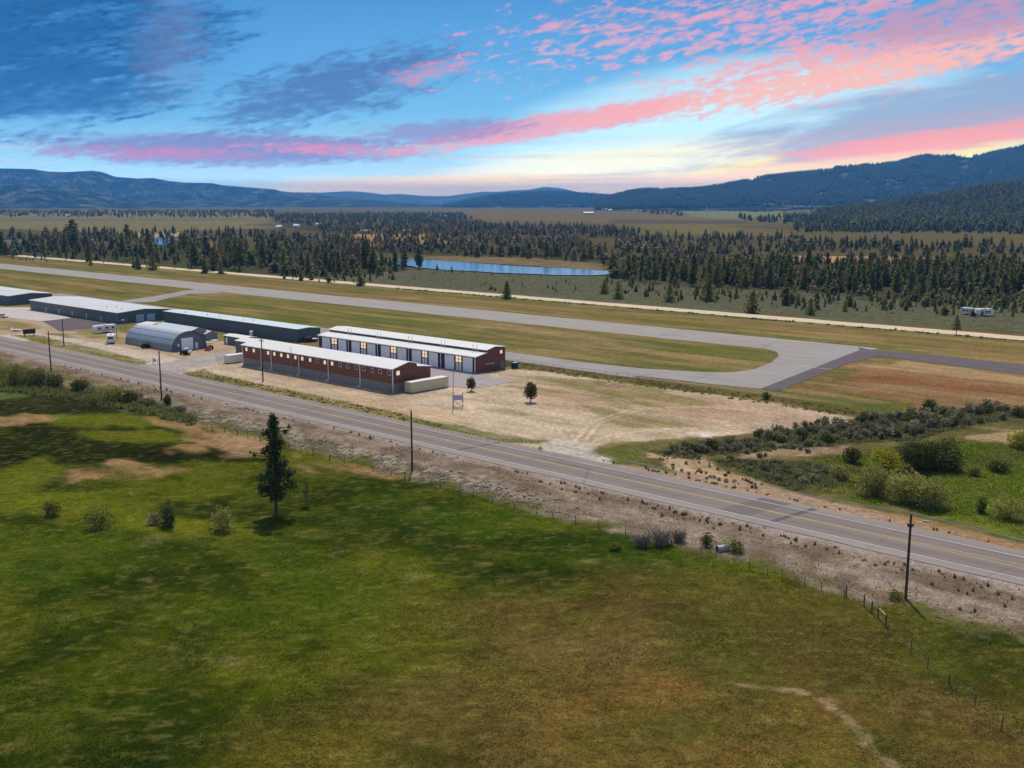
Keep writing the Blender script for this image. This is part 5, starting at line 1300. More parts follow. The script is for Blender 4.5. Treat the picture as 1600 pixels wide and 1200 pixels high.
# ---- broadleaf trees and shrubs
def bush_mesh(name, w, h, seed, m, n=900, leaf=.16, lobes=7, base=.12, spread=1.0, inner=.35, flat=.15):
    rng = np.random.default_rng(seed)
    L = []
    for k in range(lobes):
        a = rng.uniform(0, 6.28); r = w * .5 * rng.uniform(.1, .62) * spread
        q = rng.uniform(.26, .46) * w * .72; zz = rng.uniform(max(base * h, .3 * h), h * .72)
        L.append((math.cos(a) * r, math.sin(a) * r, zz, q, min(h - zz, zz - base * h * .5) * rng.uniform(.75, 1.1) + .12 * h))
    L.append((0, 0, h * .55, w * .3, h * .45))
    k = rng.integers(0, len(L), n); L = np.array(L)[k]
    d = rng.normal(size=(n, 3)); d /= np.linalg.norm(d, axis=1)[:, None]
    rad = rng.uniform(inner, 1.06, n) ** .6
    c = np.stack([L[:, 0] + d[:, 0] * L[:, 3] * rad, L[:, 1] + d[:, 1] * L[:, 3] * rad, np.maximum(L[:, 2] + d[:, 2] * L[:, 4] * rad, .05)], 1)
    c += rng.normal(0, leaf * .4, c.shape); c[:, 2] = np.maximum(c[:, 2], .03)
    v, f = leaf_quads(c, np.full(n, leaf), rng, flat, .6)
    lobe_sh = np.random.default_rng(seed + 1).uniform(.75, 1.22, len(L) if False else lobes + 1)[k]
    sh = rng.uniform(.7, 1.3, n) * lobe_sh
    cl = np.clip(np.repeat(sh[:, None] * (1 + rng.normal(0, .06, (n, 3))), 4, 0), .3, 1.8)
    return np_mesh(name, v, f, M[m], cl)
def stems_mesh(name, w, h, seed, n=9, m='bark', r=.04, top=.75):
    rg = random.Random(seed); b = MB()
    for k in range(n):
        a = rg.uniform(0, 6.28); q = w * .36 * rg.uniform(.3, 1); hh = h * rg.uniform(.5, 1) * top
        b.tube([(math.cos(a) * .12, math.sin(a) * .12, -.2), (math.cos(a) * q * .5, math.sin(a) * q * .5, hh * .55), (math.cos(a) * q, math.sin(a) * q, hh)], [r, r * .7, r * .3], 5)
    me = bpy.data.meshes.new(name); me.from_pydata(b.v, [], b.f); me.materials.append(M[m]); me.update(); return me
def shrub(px, py, w, h, m, label, n=900, leaf=.17, lobes=7, seed=1, name='shrub', cat='shrub', stems=True, stem_m='bark', **kw):
    X, Y, Z = at(px, py)
    w *= 1.22; h *= 1.06; n = int(n * 1.25)
    return plant(name, X, Y, Z - .05, label, cat, bush_mesh(name + '_leaves', w, h, seed, m, n, leaf, lobes, **kw), stems_mesh(name + '_stems', w, h, seed, 9, stem_m) if stems else None, None, 0, 1, 'foliage', 'stems')
def round_tree(px, py, w, h, bare, m, label, seed, n, leaf, **kw):
    X, Y, Z = at(px, py); rg = random.Random(seed)
    me = bush_mesh('round_crown', w, h - bare, seed, m, n, leaf, 9, .02, **kw)
    r = root('ornamental_tree', (X, Y, Z), label, 'tree'); c = link('crown', me, r); c.location = (0, 0, bare)
    br = [((0, 0, bare * .9), (math.cos(a) * w * .33, math.sin(a) * w * .33, bare + (h - bare) * rg.uniform(.4, .8)), .05) for a in [k * .9 for k in range(7)]]
    link('trunk', trunk_mesh('round_trunk', h * .7, .13, .05, 0, br), r)
round_tree(829, 628.5, 3.6, 4.3, .9, 'plum', 'round dark tree alone in the middle of the dirt yard', 3, 1900, .2, spread=.8)
round_tree(737, 611.5, 2.7, 3.3, .8, 'plum', 'smaller loose-crowned tree in the dirt yard nearer the white-door hangars', 4, 900, .19)
X, Y, Z = at(481, 791)
plant('sapling', X, Y, Z, 'slender bright green sapling just right of the tall conifer', 'tree', bush_mesh('sapling_crown', 1.9, 4.2, 6, 'leafgreen', 420, .13, 8, .25), trunk_mesh('sapling_trunk', 3.6, .06, .02))

shrub(1432, 733, 7.0, 4.4, 'darkshrub', 'large dark green shrub clump, left half of the darkest mass in the wet meadow', 2600, .22, 9, 11, base=.02)
shrub(1474, 732, 6.8, 4.4, 'darkshrub', 'large dark green shrub clump, right half of the darkest mass in the wet meadow', 2600, .22, 9, 12, base=.02)
shrub(1378, 737, 6.2, 3.5, 'yellowgreen', 'rounded yellow-green shrub in front of the dark shrub mass', 2200, .19, 8, 13, base=.02)
shrub(1335, 722, 3.6, 2.3, 'darkshrub', 'small dark green shrub left of the yellow-green one', 800, .18, 5, 14, base=.02)
shrub(1366, 772, 6.0, 4.0, 'willow', 'grey-green willow shrub, leftmost of three in front of the yellow-green shrub', 2200, .19, 8, 15, base=.02)
shrub(1408, 784, 6.2, 4.2, 'willow', 'grey-green willow shrub, middle one of the three by the highway', 2300, .19, 8, 16, base=.02)
shrub(1452, 794, 5.6, 4.0, 'willow', 'grey-green willow shrub, rightmost of the three by the highway', 2100, .19, 8, 17, base=.02)
shrub(1572, 811, 4.6, 2.9, 'willow', 'loose grey shrub in the meadow near the right edge of the view', 900, .18, 6, 18, base=.02)
shrub(1534, 800, 1.5, 2.2, 'darkshrub', 'narrow dark green bush in the meadow left of the loose grey shrub', 320, .15, 4, 19, base=.02)
shrub(1563, 735, 4.4, 1.6, 'darkshrub', 'low spreading green bush in the upper meadow at right', 800, .18, 6, 20, base=.02)
shrub(1596, 698, 4.6, 2.8, 'yellowgreen', 'rounded yellow-green shrub cut by the right edge beside the tan dirt patch', 1200, .19, 7, 21, base=.02)
shrub(1315, 748, 4.2, 1.9, 'willow', 'low grey-green bush left of the willow shrubs', 800, .18, 6, 22, base=.02)
shrub(1522, 742, 2.6, 1.3, 'leafgreen', 'low bright bush right of the dark shrub mass', 420, .16, 5, 23, base=.02)
shrub(1455, 641, 3.6, 2.3, 'darkshrub', 'dark rounded bush on the upper edge of the sagebrush thicket', 800, .18, 6, 24, base=.02)
shrub(1197, 624, 2.0, 1.7, 'darkshrub', 'single dark bush growing against the chain-link fence', 420, .15, 5, 25, base=.02)
# ditch bushes at left
for i, (px, py, w, h, m, lb) in enumerate((
    (-6, 594, 7.5, 5.4, 'willow', 'tall leafy willow bush cut by the left edge of the view'), (26, 602, 6.4, 4.8, 'leafgreen', 'light green leafy bush, second from the left edge'),
    (56, 605, 5.6, 4.2, 'darkshrub', 'dense mid-green bush left of the leftmost near utility pole'), (84, 606, 4.6, 3.2, 'darkshrub', 'dark bush at the foot of the leftmost near utility pole'),
    (122, 612, 4.2, 2.6, 'darkshrub', 'dark rounded bush in the ditch, right of the leftmost near pole'), (176, 627, 7.0, 3.6, 'willow', 'wide loose willow bush in the ditch between the two left poles'),
    (205, 630, 4.6, 2.8, 'darkshrub', 'dark bush at the right end of the wide loose willow'), (146, 616, 3.2, 1.7, 'sage', 'low grey bush left of the wide loose willow'),
    (262, 633, 1.7, 2.2, 'darkshrub', 'small dark upright bush beside the driveway-side near pole'), (232, 634, 3.4, 1.6, 'sage', 'low grey-green bush left of the driveway-side near pole'),
    (278, 645, 3.6, 1.3, 'sage', 'low pale grey bush below the driveway-side near pole'))):
    shrub(px, py, w * 1.08, h, m, lb, int(280 * w), .2, 9, 40 + i, base=.02)
# bushes in the pasture
shrub(157, 826, 4.2, 3.3, 'darkshrub', 'open dark bush with a short trunk, leftmost of the pasture bushes in a row', 620, .15, 7, 61, base=.22)
shrub(266, 822, 2.7, 3.4, 'darkshrub', 'narrow upright dark bush beside grey brush in the pasture', 800, .16, 6, 62, base=.02)
shrub(242, 820, 2.4, 1.5, 'sage', 'heap of low grey brush left of the narrow upright bush', 360, .14, 5, 63, base=.02, stem_m='twig')
shrub(348, 828, 3.4, 3.1, 'willow', 'grey-green rounded bush, rightmost in the pasture row left of the conifer', 760, .15, 7, 64, base=.02)
shrub(82, 806, 2.8, 2.1, 'darkshrub', 'low green bush at far left of the pasture row', 420, .15, 5, 65, base=.02)
def dead_shrub(px, py, w, h, label, seed):
    X, Y, Z = at(px, py); rg = random.Random(seed); b = MB()
    for k in range(110):
        a = rg.uniform(0, 6.28); q = w * .5 * rg.uniform(.3, 1.05); hh = h * rg.uniform(.45, 1.05); c0 = rg.uniform(0, w * .18)
        p = (math.cos(a) * c0, math.sin(a) * c0, -.1); e = (math.cos(a + rg.uniform(-.4, .4)) * q, math.sin(a + rg.uniform(-.4, .4)) * q, hh)
        mid_ = tuple((p[i] * .5 + e[i] * .5) + (.12 * h if i == 2 else 0) for i in range(3)); b.tube([p, mid_, e], [.035, .025, .012], 4)
    me = bpy.data.meshes.new('dead_branches'); me.from_pydata(b.v, [], b.f); me.materials.append(M['twig']); me.update()
    plant('dead_shrub', X, Y, Z, label, 'shrub', bush_mesh('dead_leaves', w * .9, h * .7, seed, 'sage', 260, .12, 5, .02), me, None, 0, 1, 'foliage', 'branches')
dead_shrub(1034, 852, 4.4, 2.8, 'bleached grey dead shrub in the ditch, largest of the grey group left of the culvert', 71)
dead_shrub(1003, 854, 3.2, 2.0, 'bleached grey dead shrub at the left end of the group near the culvert', 72)
dead_shrub(1060, 846, 3.0, 1.8, 'bleached grey dead shrub at the right end of the group near the culvert', 73)
shrub(1150, 862, 2.4, 1.5, 'leafgreen', 'small green bush right of the culvert pipe', 420, .14, 5, 74, base=.02)
shrub(1104, 852, 2.0, 1.5, 'darkshrub', 'small dark bush left of the culvert pipe', 320, .14, 5, 75, base=.02)
shrub(962, 858, 2.2, 1.1, 'leafgreen', 'low fresh green bush left of the dead grey shrubs', 300, .13, 5, 76, base=.02)
shrub(1400, 934, 2.6, .9, 'leafgreen', 'low green weed clump at the foot of the lamp-arm pole', 360, .12, 5, 77, base=.02)
shrub(845, 703, 1.2, .5, 'leafgreen', 'tiny green clump at the tip of the weed strip by the yard entrance', 80, .1, 3, 78, base=.02, stems=False)

# ---- sagebrush thicket along the right edge of the yard
sage_me = [bush_mesh('sagebrush', 1.9, 1.25, 80 + k, ('sage', 'sage', 'darkshrub', 'sage')[k % 4], 300, .14, 5, .02, 1.0, .2) for k in range(8)]
SAGE_LABEL = 'grey-green sagebrush in the thicket along the right edge of the dirt yard'
def in_poly(p, x, y):
    c = False; n = len(p)
    for i in range(n):
        (ax, ay), (bx, by) = p[i], p[(i + 1) % n]
        if (ay > y) != (by > y) and x < (bx - ax) * (y - ay) / (by - ay) + ax: c = not c
    return c
def scatter_pts(pts, n, seed, mind=0):
    P = wpoly(pts); xs = [p[0] for p in P]; ys = [p[1] for p in P]; rg = random.Random(seed); out = []; tries = 0
    while len(out) < n and tries < n * 60:
        tries += 1; x, y = rg.uniform(min(xs), max(xs)), rg.uniform(min(ys), max(ys))
        if not in_poly(P, x, y): continue
        if mind and any((x - a) ** 2 + (y - c) ** 2 < mind * mind for a, c in out[-120:]): continue
        out.append((x, y))
    return out
def sage_group(pts, n, seed, lo, hi, label, group, mind=1.0):
    rg = random.Random(seed)
    for x, y in scatter_pts(pts, n, seed, mind):
        o = link('sagebrush', sage_me[rg.randrange(8)]); s_ = rg.uniform(lo, hi)
        o.location = (x, y, float(gz(x, y)) - .04); o.scale = (s_ * rg.uniform(.9, 1.25), s_ * rg.uniform(.9, 1.25), s_); o.rotation_euler = (0, 0, rg.uniform(0, 6.28))
        tag(o, label, 'sagebrush', group)
sage_group([(1170, 688), (1260, 664), (1345, 655), (1420, 645), (1560, 636), (1600, 650), (1500, 668), (1420, 684), (1330, 690), (1240, 694)], 130, 5, .8, 1.7, SAGE_LABEL, 'sagebrush thicket beside the yard')
sage_group([(1030, 706), (1100, 694), (1180, 688), (1190, 698), (1120, 708), (1060, 714)], 34, 6, .7, 1.4, 'grey-green sagebrush at the narrow left tip of the thicket by the yard entrance', 'sagebrush at the tip of the thicket')
sage_group([(1120, 720), (1180, 722), (1320, 735), (1310, 755), (1260, 762), (1200, 752)], 36, 7, .5, 1.1, 'low grey sagebrush between the sandy slope and the green meadow', 'sagebrush above the wet meadow')
sage_group([(1150, 700), (1330, 690), (1345, 706), (1240, 716), (1160, 716)], 14, 8, .5, 1.0, 'scattered sagebrush on the bare tan strip below the thicket', 'sagebrush on the bare strip')
sage_group([(1020, 715), (1090, 716), (1160, 745), (1220, 765), (1190, 766), (1070, 742)], 40, 9, .25, .5, 'small dark sagebrush seedling dotted on the sandy slope beside the highway', 'seedlings on the sandy slope', .6)

# (undergrowth between the bushes is built with the ground cover below)
# ---- pines
RP = random.Random(21)
proto = {
    'old': [conifer_mesh('pine_crown', 1, .17 + .03 * k, 100 + k, 'pine', 18, 8, .09, .07, .62, .4, 3, .12) for k in range(4)] +
           [conifer_mesh('lodgepole_crown', 1, .15 + .02 * k, 150 + k, 'pine', 15, 8, .2, .075, .6, .5, 3, .15, None, lambda t: float(np.interp(t, [0, .2, .5, .8, 1], [.45, .9, 1.0, .7, .2]))) for k in range(4)],
    'old_brown': [conifer_mesh('dying_pine_crown', 1, .15 + .02 * k, 110 + k, 'pine_brown', 15, 7, .15, .055, .6, .4, 2, .3) for k in range(3)],
    'young': [conifer_mesh('young_pine_crown', 1, .3 + .05 * k, 120 + k, 'pine_young', 12, 8, .04, .1, .65, .35, 3, .1) for k in range(5)],
    'leafy': [bush_mesh('broadleaf_crown', .8, 1, 130 + k, 'leafgreen', 360, .07, 8, .06) for k in range(3)],
}
ptrunk = trunk_mesh('pine_trunk', .9, .016, .004)
ytrunk = trunk_mesh('young_pine_trunk', .8, .028, .006)
TREES = []      # (X, Y, h, kind, zone)
def zone(pts, n, h0, h1, kinds, nm, seed, mind=0):
    rg = random.Random(seed)
    for x, y in scatter_pts(pts, n, seed, mind):
        kd = rg.choice(kinds); h = h0 * .8 + (h1 - h0 * .8) * rg.random() ** 1.3
        TREES.append((x, y, h * (.6 if kd == 'leafy' else 1), kd, nm))
O, BR, YG, LF = 'old', 'old_brown', 'young', 'leafy'
# named stands, by where their feet stand in the photograph
zone([(-80, 384), (150, 384), (300, 388), (430, 396), (430, 428), (330, 424), (230, 416), (140, 409), (-80, 400)], 250, 9, 18, [O] * 9 + [BR], 'left belt', 1, 4)
zone([(430, 392), (560, 396), (600, 402), (470, 404), (500, 410), (590, 414), (640, 422), (560, 432), (430, 432)], 190, 9, 15, [O] * 8 + [BR, LF], 'middle stand', 2, 4)
zone([(-80, 368), (430, 366), (560, 382), (560, 394), (430, 392), (300, 386), (-80, 382)], 250, 9, 17, [O] * 9 + [BR], 'belt back', 3, 5)
zone([(420, 372), (700, 384), (900, 388), (960, 400), (940, 411), (800, 405), (640, 397), (560, 394)], 360, 8, 15, [O] * 5 + [BR] * 4 + [LF], 'far bank', 4, 5)
zone([(880, 394), (1240, 396), (1240, 402), (1660, 400), (1660, 403), (1240, 404), (940, 412)], 130, 7, 14, [O] * 5 + [BR] * 2 + [LF] * 3, 'right back', 5, 4)
zone([(940, 412), (1230, 412), (1500, 414), (1660, 412), (1660, 424), (1240, 424), (950, 426)], 190, 7, 11.5, [O] * 6 + [BR] * 2 + [LF] * 2, 'right back', 25, 4)
zone([(950, 428), (1240, 424), (1660, 424), (1660, 470), (1500, 466), (1350, 464), (1200, 452), (1080, 448), (960, 438)], 520, 8.5, 14, [O] * 12 + [BR, LF], 'right stand', 6, 3.6)
zone([(420, 436), (560, 430), (620, 428), (640, 440), (560, 446), (470, 440)], 46, 3, 7, [YG] * 8 + [LF], 'young left', 7, 3)
zone([(940, 440), (1080, 450), (1200, 458), (1350, 470), (1500, 474), (1660, 478), (1660, 500), (1500, 496), (1380, 490), (1250, 486), (1130, 476), (1000, 468), (930, 456)], 170, 2.5, 6.5, [YG], 'young right', 8, 3)
zone([(1330, 466), (1660, 470), (1660, 492), (1400, 482)], 130, 3.5, 8, [YG] * 5 + [LF], 'young right', 18, 3)
zone([(640, 436), (930, 442), (930, 462), (700, 452)], 34, 1.2, 2.8, [YG], 'young flat', 9, 4)
zone([(600, 419), (700, 424), (930, 433), (930, 437), (700, 430), (600, 426)], 46, 1, 2.6, [LF, LF, YG], 'young flat', 26, 2)
for P_, n_, sd_ in (([(960, 428), (1240, 422), (1660, 422), (1660, 476), (1350, 466), (1200, 456), (960, 440)], 620, 61), ([(-80, 384), (300, 388), (430, 394), (600, 404), (640, 422), (430, 430), (230, 417), (-80, 402)], 420, 62), ([(430, 374), (700, 386), (960, 401), (930, 409), (640, 397), (430, 392)], 380, 63), ([(950, 406), (1240, 404), (1660, 404), (1660, 420), (950, 424)], 360, 64)):
    zone(P_, n_, 1.8, 4.5, [YG, YG, LF, O], 'deep', sd_)
# further back
zone([(480, 352), (760, 352), (1000, 362), (1000, 372), (700, 378), (520, 368)], 620, 8, 15, [O] * 6 + [BR] * 3, 'deep', 10)
zone([(420, 336), (720, 334), (760, 352), (440, 352)], 1000, 9, 15, [O], 'deep', 11)
zone([(660, 372), (900, 376), (960, 392), (900, 388), (700, 384)], 90, 8, 14, [O] * 3 + [BR] * 3, 'deep', 12)
zone([(960, 372), (1250, 372), (1250, 398), (960, 398)], 260, 7, 14, [O] * 4 + [BR] * 3 + [LF], 'deep', 13)
zone([(1250, 384), (1660, 384), (1660, 398), (1250, 396)], 190, 8, 15, [O] * 5 + [BR] * 2 + [LF] * 2, 'deep', 14)
zone([(-80, 331), (430, 330), (430, 341), (-80, 339)], 1100, 10, 16, [O], 'deep', 15)
zone([(980, 330), (1070, 331), (1068, 338), (1030, 338), (990, 334)], 60, 12, 18, [O], 'deep', 16)
zone([(1020, 325.5), (1240, 325.5), (1240, 331), (1060, 329)], 420, 12, 20, [O], 'deep', 17)
zone([(1150, 340), (1250, 340), (1250, 350), (1170, 348)], 60, 13, 20, [O], 'deep', 19)
zone([(830, 350), (1000, 366), (900, 366)], 30, 10, 16, [O, BR], 'deep', 20)
zone([(1240, 352), (1660, 354), (1660, 366), (1440, 366), (1240, 364)], 420, 10, 17, [O] * 8 + [LF], 'deep', 22)
for px, py, tp, kd in ((632, 421, 391, O), (655, 421, 386, O), (683, 424, 411, YG), (706, 426, 415, YG), (742, 427, 419, YG), (722, 426.5, 420, LF), (598, 417, 396, O), (618, 420, 401, O), (115, 392, 345, O), (570, 420, 378, O), (604, 420, 396, O), (200, 396, 352, O), (232, 398, 358, O), (1262, 440, 388, O)):
    X, Y, Z = at(px, py); TREES.append((X, Y, (py - tp) / (F / pix(X, Y, 0)[2]), kd, 'river near bank' if 600 < px < 690 else 'left belt' if px < 300 else 'middle stand' if px < 700 else 'right stand'))

# single trees the photograph shows clearly, each with a label of its own
SINGLE = [((792, 467), 440, YG, 'single dark bushy pine on the gravel road edge, above the white-door hangars'),
          ((563, 447), 428, YG, 'bushy young pine at the near gravel road edge, above the slate-blue storage row'),
          ((966, 467), 440, YG, 'broad bushy pine beside the river end of the sage flat'), ((944, 459), 438, YG, 'slimmer bushy pine just left of the broad one at the river end'),
          ((1046, 472), 446, YG, 'rounded pine on the sage flat, in front of the right-hand stand'), ((1175, 489), 457, YG, 'large dark pine nearest the gravel road on the right sage flat'),
          ((1228, 477), 444, YG, 'dark conical pine right of the large one on the sage flat'), ((1266, 492), 467, YG, 'compact dark pine close to the gravel road, right half of the flat'),
          ((1106, 470), 430, YG, 'tall young pine at the left front of the right-hand stand'), ((1320, 487), 470, YG, 'small pine on the sage flat below the dense right-hand stand'),
          ((209, 419, ), 407, YG, 'small round pine on the gravel road edge at left'), ((142, 415), 404, YG, 'tiny pine on the gravel road edge, leftmost of the roadside ones'),
          ((216, 421), 398, YG, 'roadside pine paired with another below the left belt'), ((239, 422), 399, YG, 'roadside pine at the right of the pair below the left belt'),
          ((320, 427), 403, YG, 'wide bushy pine on the gravel road at the right end of the left belt'), ((345, 428), 408, YG, 'bushy pine beside the wide one at the right end of the left belt'),
          ((374, 426), 411, YG, 'short pine between the gravel road and the middle stand')]
for (px, py), tp, kd, lb in SINGLE:
    X, Y, Z = at(px, py); h = (py - tp) / (F / pix(X, Y, 0)[2])
    r = plant('pine_tree', X, Y, Z, lb, 'tree', proto['young'][RP.randrange(5)], ytrunk, None, RP.uniform(0, 6.28), h)
X, Y, Z = at(1494, 523)
r = root('pine_tree', (X, Y, Z), 'small round-headed pine on a bare trunk at the near edge of the gravel road, right', 'tree')
c = link('crown', conifer_mesh('lollipop_pine_crown', 4.6, 1.8, 140, 'pine', 10, 8, .02, .5, .6, .3, 3, .1), r); c.location = (0, 0, 2.0)
link('trunk', trunk_mesh('lollipop_pine_trunk', 5.6, .16, .05), r)

# the nearest of the forest trees stand as single trees, all the others as one wood
ZL = {'left belt': ('dark pine in the tall belt behind the far end of the runway at left', 'pines of the left belt'),
      'belt back': ('dark pine in the back rank of the left belt', 'pines in the back rank of the left belt'),
      'middle stand': ('pine in the stand left of the river bend', 'pines left of the river bend'),
      'far bank': ('pine on the far bank of the river', 'pines on the far bank'),
      'right back': ('pine behind the dense stand on the right', 'pines behind the right stand'),
      'right stand': ('dark pine in the dense stand right of the river', 'pines of the right stand'),
      'young left': ('young pine on the sage flat left of the river', 'young pines left of the river'),
      'young right': ('young pine on the sage flat in front of the dense right-hand stand', 'young pines before the right stand'),
      'young flat': ('tiny scattered pine on the open sage flat below the river', 'tiny pines on the open flat'),
      'river near bank': ('tall dark pine on the near bank in front of the river', 'pines on the near bank'),
      'deep': ('pine in the distant wood', 'pines of the distant wood')}
KIND_WORD = {O: '', BR: 'reddish dying ', YG: '', LF: 'leafy green '}
def seen(t):
    px, py, d = pix(t[0], t[1], 2.0)
    return -10 < px < 1610 and py > 330 and d > 0
def size(t):
    return t[2] / math.hypot(t[0], t[1]) if seen(t) else 0
TREES.sort(key=size, reverse=True)
NS = 282
for x, y, h, kd, zn in TREES[:NS]:
    me = proto[kd][RP.randrange(len(proto[kd]))]
    lb, gr = ZL[zn]
    if kd == BR: lb = 'reddish dying ' + lb.replace('dark ', ''); gr = 'dying ' + gr
    if kd == LF: lb = 'leafy light green tree ' + lb[lb.index(' in ' if ' in ' in lb else ' on ') + 1:]; gr = 'leafy trees among ' + gr
    r = plant('pine_tree' if kd != LF else 'leafy_tree', x, y, float(gz(x, y)) - .1, lb, 'tree', me, None if h < 3 else (ytrunk if kd == YG else ptrunk), gr, RP.uniform(0, 6.28), h)
    r.scale = (h * RP.uniform(1.0, 1.45), h * RP.uniform(1.0, 1.45), h)

def cone_template(seed, tiers, sides, rad, rag=.35, prof=None):
    rng = np.random.default_rng(seed); v = []; f = []; s = []
    for t in range(tiers):
        z0 = .1 + .8 * t / tiers; z1 = min(1.0, z0 + 1.25 / tiers + .12); r = rad * (1 - .78 * t / tiers)
        if prof: z0 = prof[0] + (.9 - prof[0]) * t / tiers; z1 = min(1.0, z0 + 1.3 / tiers); r = rad * prof[1 + t]
        b = len(v)
        ap = rng.normal(0, .012, 2); sh = rng.uniform(.8, 1.2)
        v.append((ap[0], ap[1], z1)); s.append(sh * 1.1)
        for k in range(sides):
            a = 6.283 * (k + rng.uniform(-.25, .25)) / sides; q = r * rng.uniform(1 - rag, 1 + rag) * (1 if k % 2 else .68)
            v.append((math.cos(a) * q, math.sin(a) * q, z0 + rng.uniform(-.04, .05))); s.append(sh * rng.uniform(.65, 1.15))
        for k in range(sides): f.append((b, b + 1 + k, b + 1 + (k + 1) % sides))
    return np.array(v), np.array(f), np.array(s)
def bake(name, X, Y, Z, H, colr, temps, seed, m):
    rng = np.random.default_rng(seed); V = []; FF = []; CC = []; off = 0
    ti = rng.integers(0, len(temps), len(X))
    for k, (tv, tf, ts) in enumerate(temps):
        i = np.nonzero(ti == k)[0]
        if not len(i): continue
        a = rng.uniform(0, 6.28, len(i)); w = H[i] * rng.uniform(.9, 1.5, len(i))
        x = (tv[None, :, 0] * np.cos(a)[:, None] - tv[None, :, 1] * np.sin(a)[:, None]) * w[:, None] + X[i][:, None]
        y = (tv[None, :, 0] * np.sin(a)[:, None] + tv[None, :, 1] * np.cos(a)[:, None]) * w[:, None] + Y[i][:, None]
        z = tv[None, :, 2] * H[i][:, None] + Z[i][:, None]
        V.append(np.stack([x, y, z], -1).reshape(-1, 3))
        FF.append((tf[None] + (np.arange(len(i)) * len(tv))[:, None, None] + off).reshape(-1, 3)); off += len(i) * len(tv)
        CC.append((colr[i][:, None, :] * ts[None, :, None]).reshape(-1, 3))
    return link(name, np_mesh(name, np.vstack(V), np.vstack(FF), M[m], np.clip(np.vstack(CC), 0, 1)))
def tint(n, base, var, rng):
    return np.asarray(base)[None] * rng.uniform(1 - var, 1 + var, (n, 1)) * (1 + rng.normal(0, .07, (n, 3)))
rest = TREES[NS:]
A_ = np.array([(t[0], t[1], t[2]) for t in rest]); rngf = np.random.default_rng(77)
cm = {O: lin((98, 96, 56)), BR: lin((132, 110, 82)), YG: lin((104, 104, 54)), LF: lin((120, 120, 60))}
cl = np.array([cm[t[3]] for t in rest]) * rngf.uniform(.7, 1.3, (len(rest), 1)) * (1 + rngf.normal(0, .06, (len(rest), 3)))
LODGE = (.22, .6, 1.0, 1.0, .8, .55, .3)          # lodgepole: bare lower stem, rounded head
BROAD = (.06, .8, 1.0, 1.05, .95, .7, .4)
tall = [cone_template(200 + k, 6, 9, .17 + .03 * (k % 4), .42) for k in range(7)] + [cone_template(220 + k, 6, 9, .16 + .03 * (k % 3), .5, LODGE) for k in range(7)] + [cone_template(240 + k, 6, 9, .27 + .03 * (k % 3), .4, BROAD) for k in range(3)]
tag(bake('forest', A_[:, 0], A_[:, 1], gz(A_[:, 0], A_[:, 1]) - .3, A_[:, 2], cl, tall, 78, 'forest'), 'dark pine forest filling the valley beyond the river', 'forest', None, 'stuff')

# wooded slope on the right
n = 11000; fw = rngf.uniform(1640, 3400, n); az = rngf.uniform(.2, .8, n); edge_ = .24 + .10 * vnoise(fw / 160, np.zeros(n), 90)
px_, py_, _ = pix(0, 0, 0) if False else (0, 0, 0)
k = az > edge_ + np.clip((1750 - fw) / 400, 0, 1) * .12; fw, az = fw[k], az[k]
hx = fw * FWD[0] + az * fw * RIGHT[0]; hy = fw * FWD[1] + az * fw * RIGHT[1]
tag(bake('hillside_forest', hx, hy, gz(hx, hy) - .5, rngf.uniform(13, 24, len(hx)), tint(len(hx), lin((92, 92, 54)), .35, rngf), tall, 79, 'forest'), 'dark conifer forest on the slope at right', 'forest', None, 'stuff')

# ---- mountains
def hills_mat(name, rgb, rgb2):
    m, nt, b = nodes(name); L = nt.links
    tc = N(nt, 'ShaderNodeTexCoord'); c = None
    nz = N(nt, 'ShaderNodeTexNoise'); nz.inputs['Scale'].default_value = .0055; nz.inputs['Detail'].default_value = 8; nz.inputs['Roughness'].default_value = .65
    L.new(tc.outputs['Object'], nz.inputs['Vector'])
    mx = N(nt, 'ShaderNodeMix', data_type='RGBA'); mx.inputs['A'].default_value = (*lin(rgb), 1); mx.inputs['B'].default_value = (*lin(rgb2), 1)
    mr = N(nt, 'ShaderNodeMapRange'); mr.inputs['From Min'].default_value = .48; mr.inputs['From Max'].default_value = .7
    L.new(nz.outputs['Fac'], mr.inputs['Value']); L.new(mr.outputs['Result'], mx.inputs['Factor'])
    n2 = N(nt, 'ShaderNodeTexNoise'); n2.inputs['Scale'].default_value = .035; n2.inputs['Detail'].default_value = 4
    L.new(tc.outputs['Object'], n2.inputs['Vector'])
    bp = N(nt, 'ShaderNodeBump'); bp.inputs['Distance'].default_value = 14; bp.inputs['Strength'].default_value = .9
    L.new(n2.outputs['Fac'], bp.inputs['Height']); L.new(bp.outputs['Normal'], b.inputs['Normal'])
    L.new(mx.outputs['Result'], b.inputs['Base Color']); b.inputs['Roughness'].default_value = 1; b.inputs['Specular IOR Level'].default_value = 0
    return m
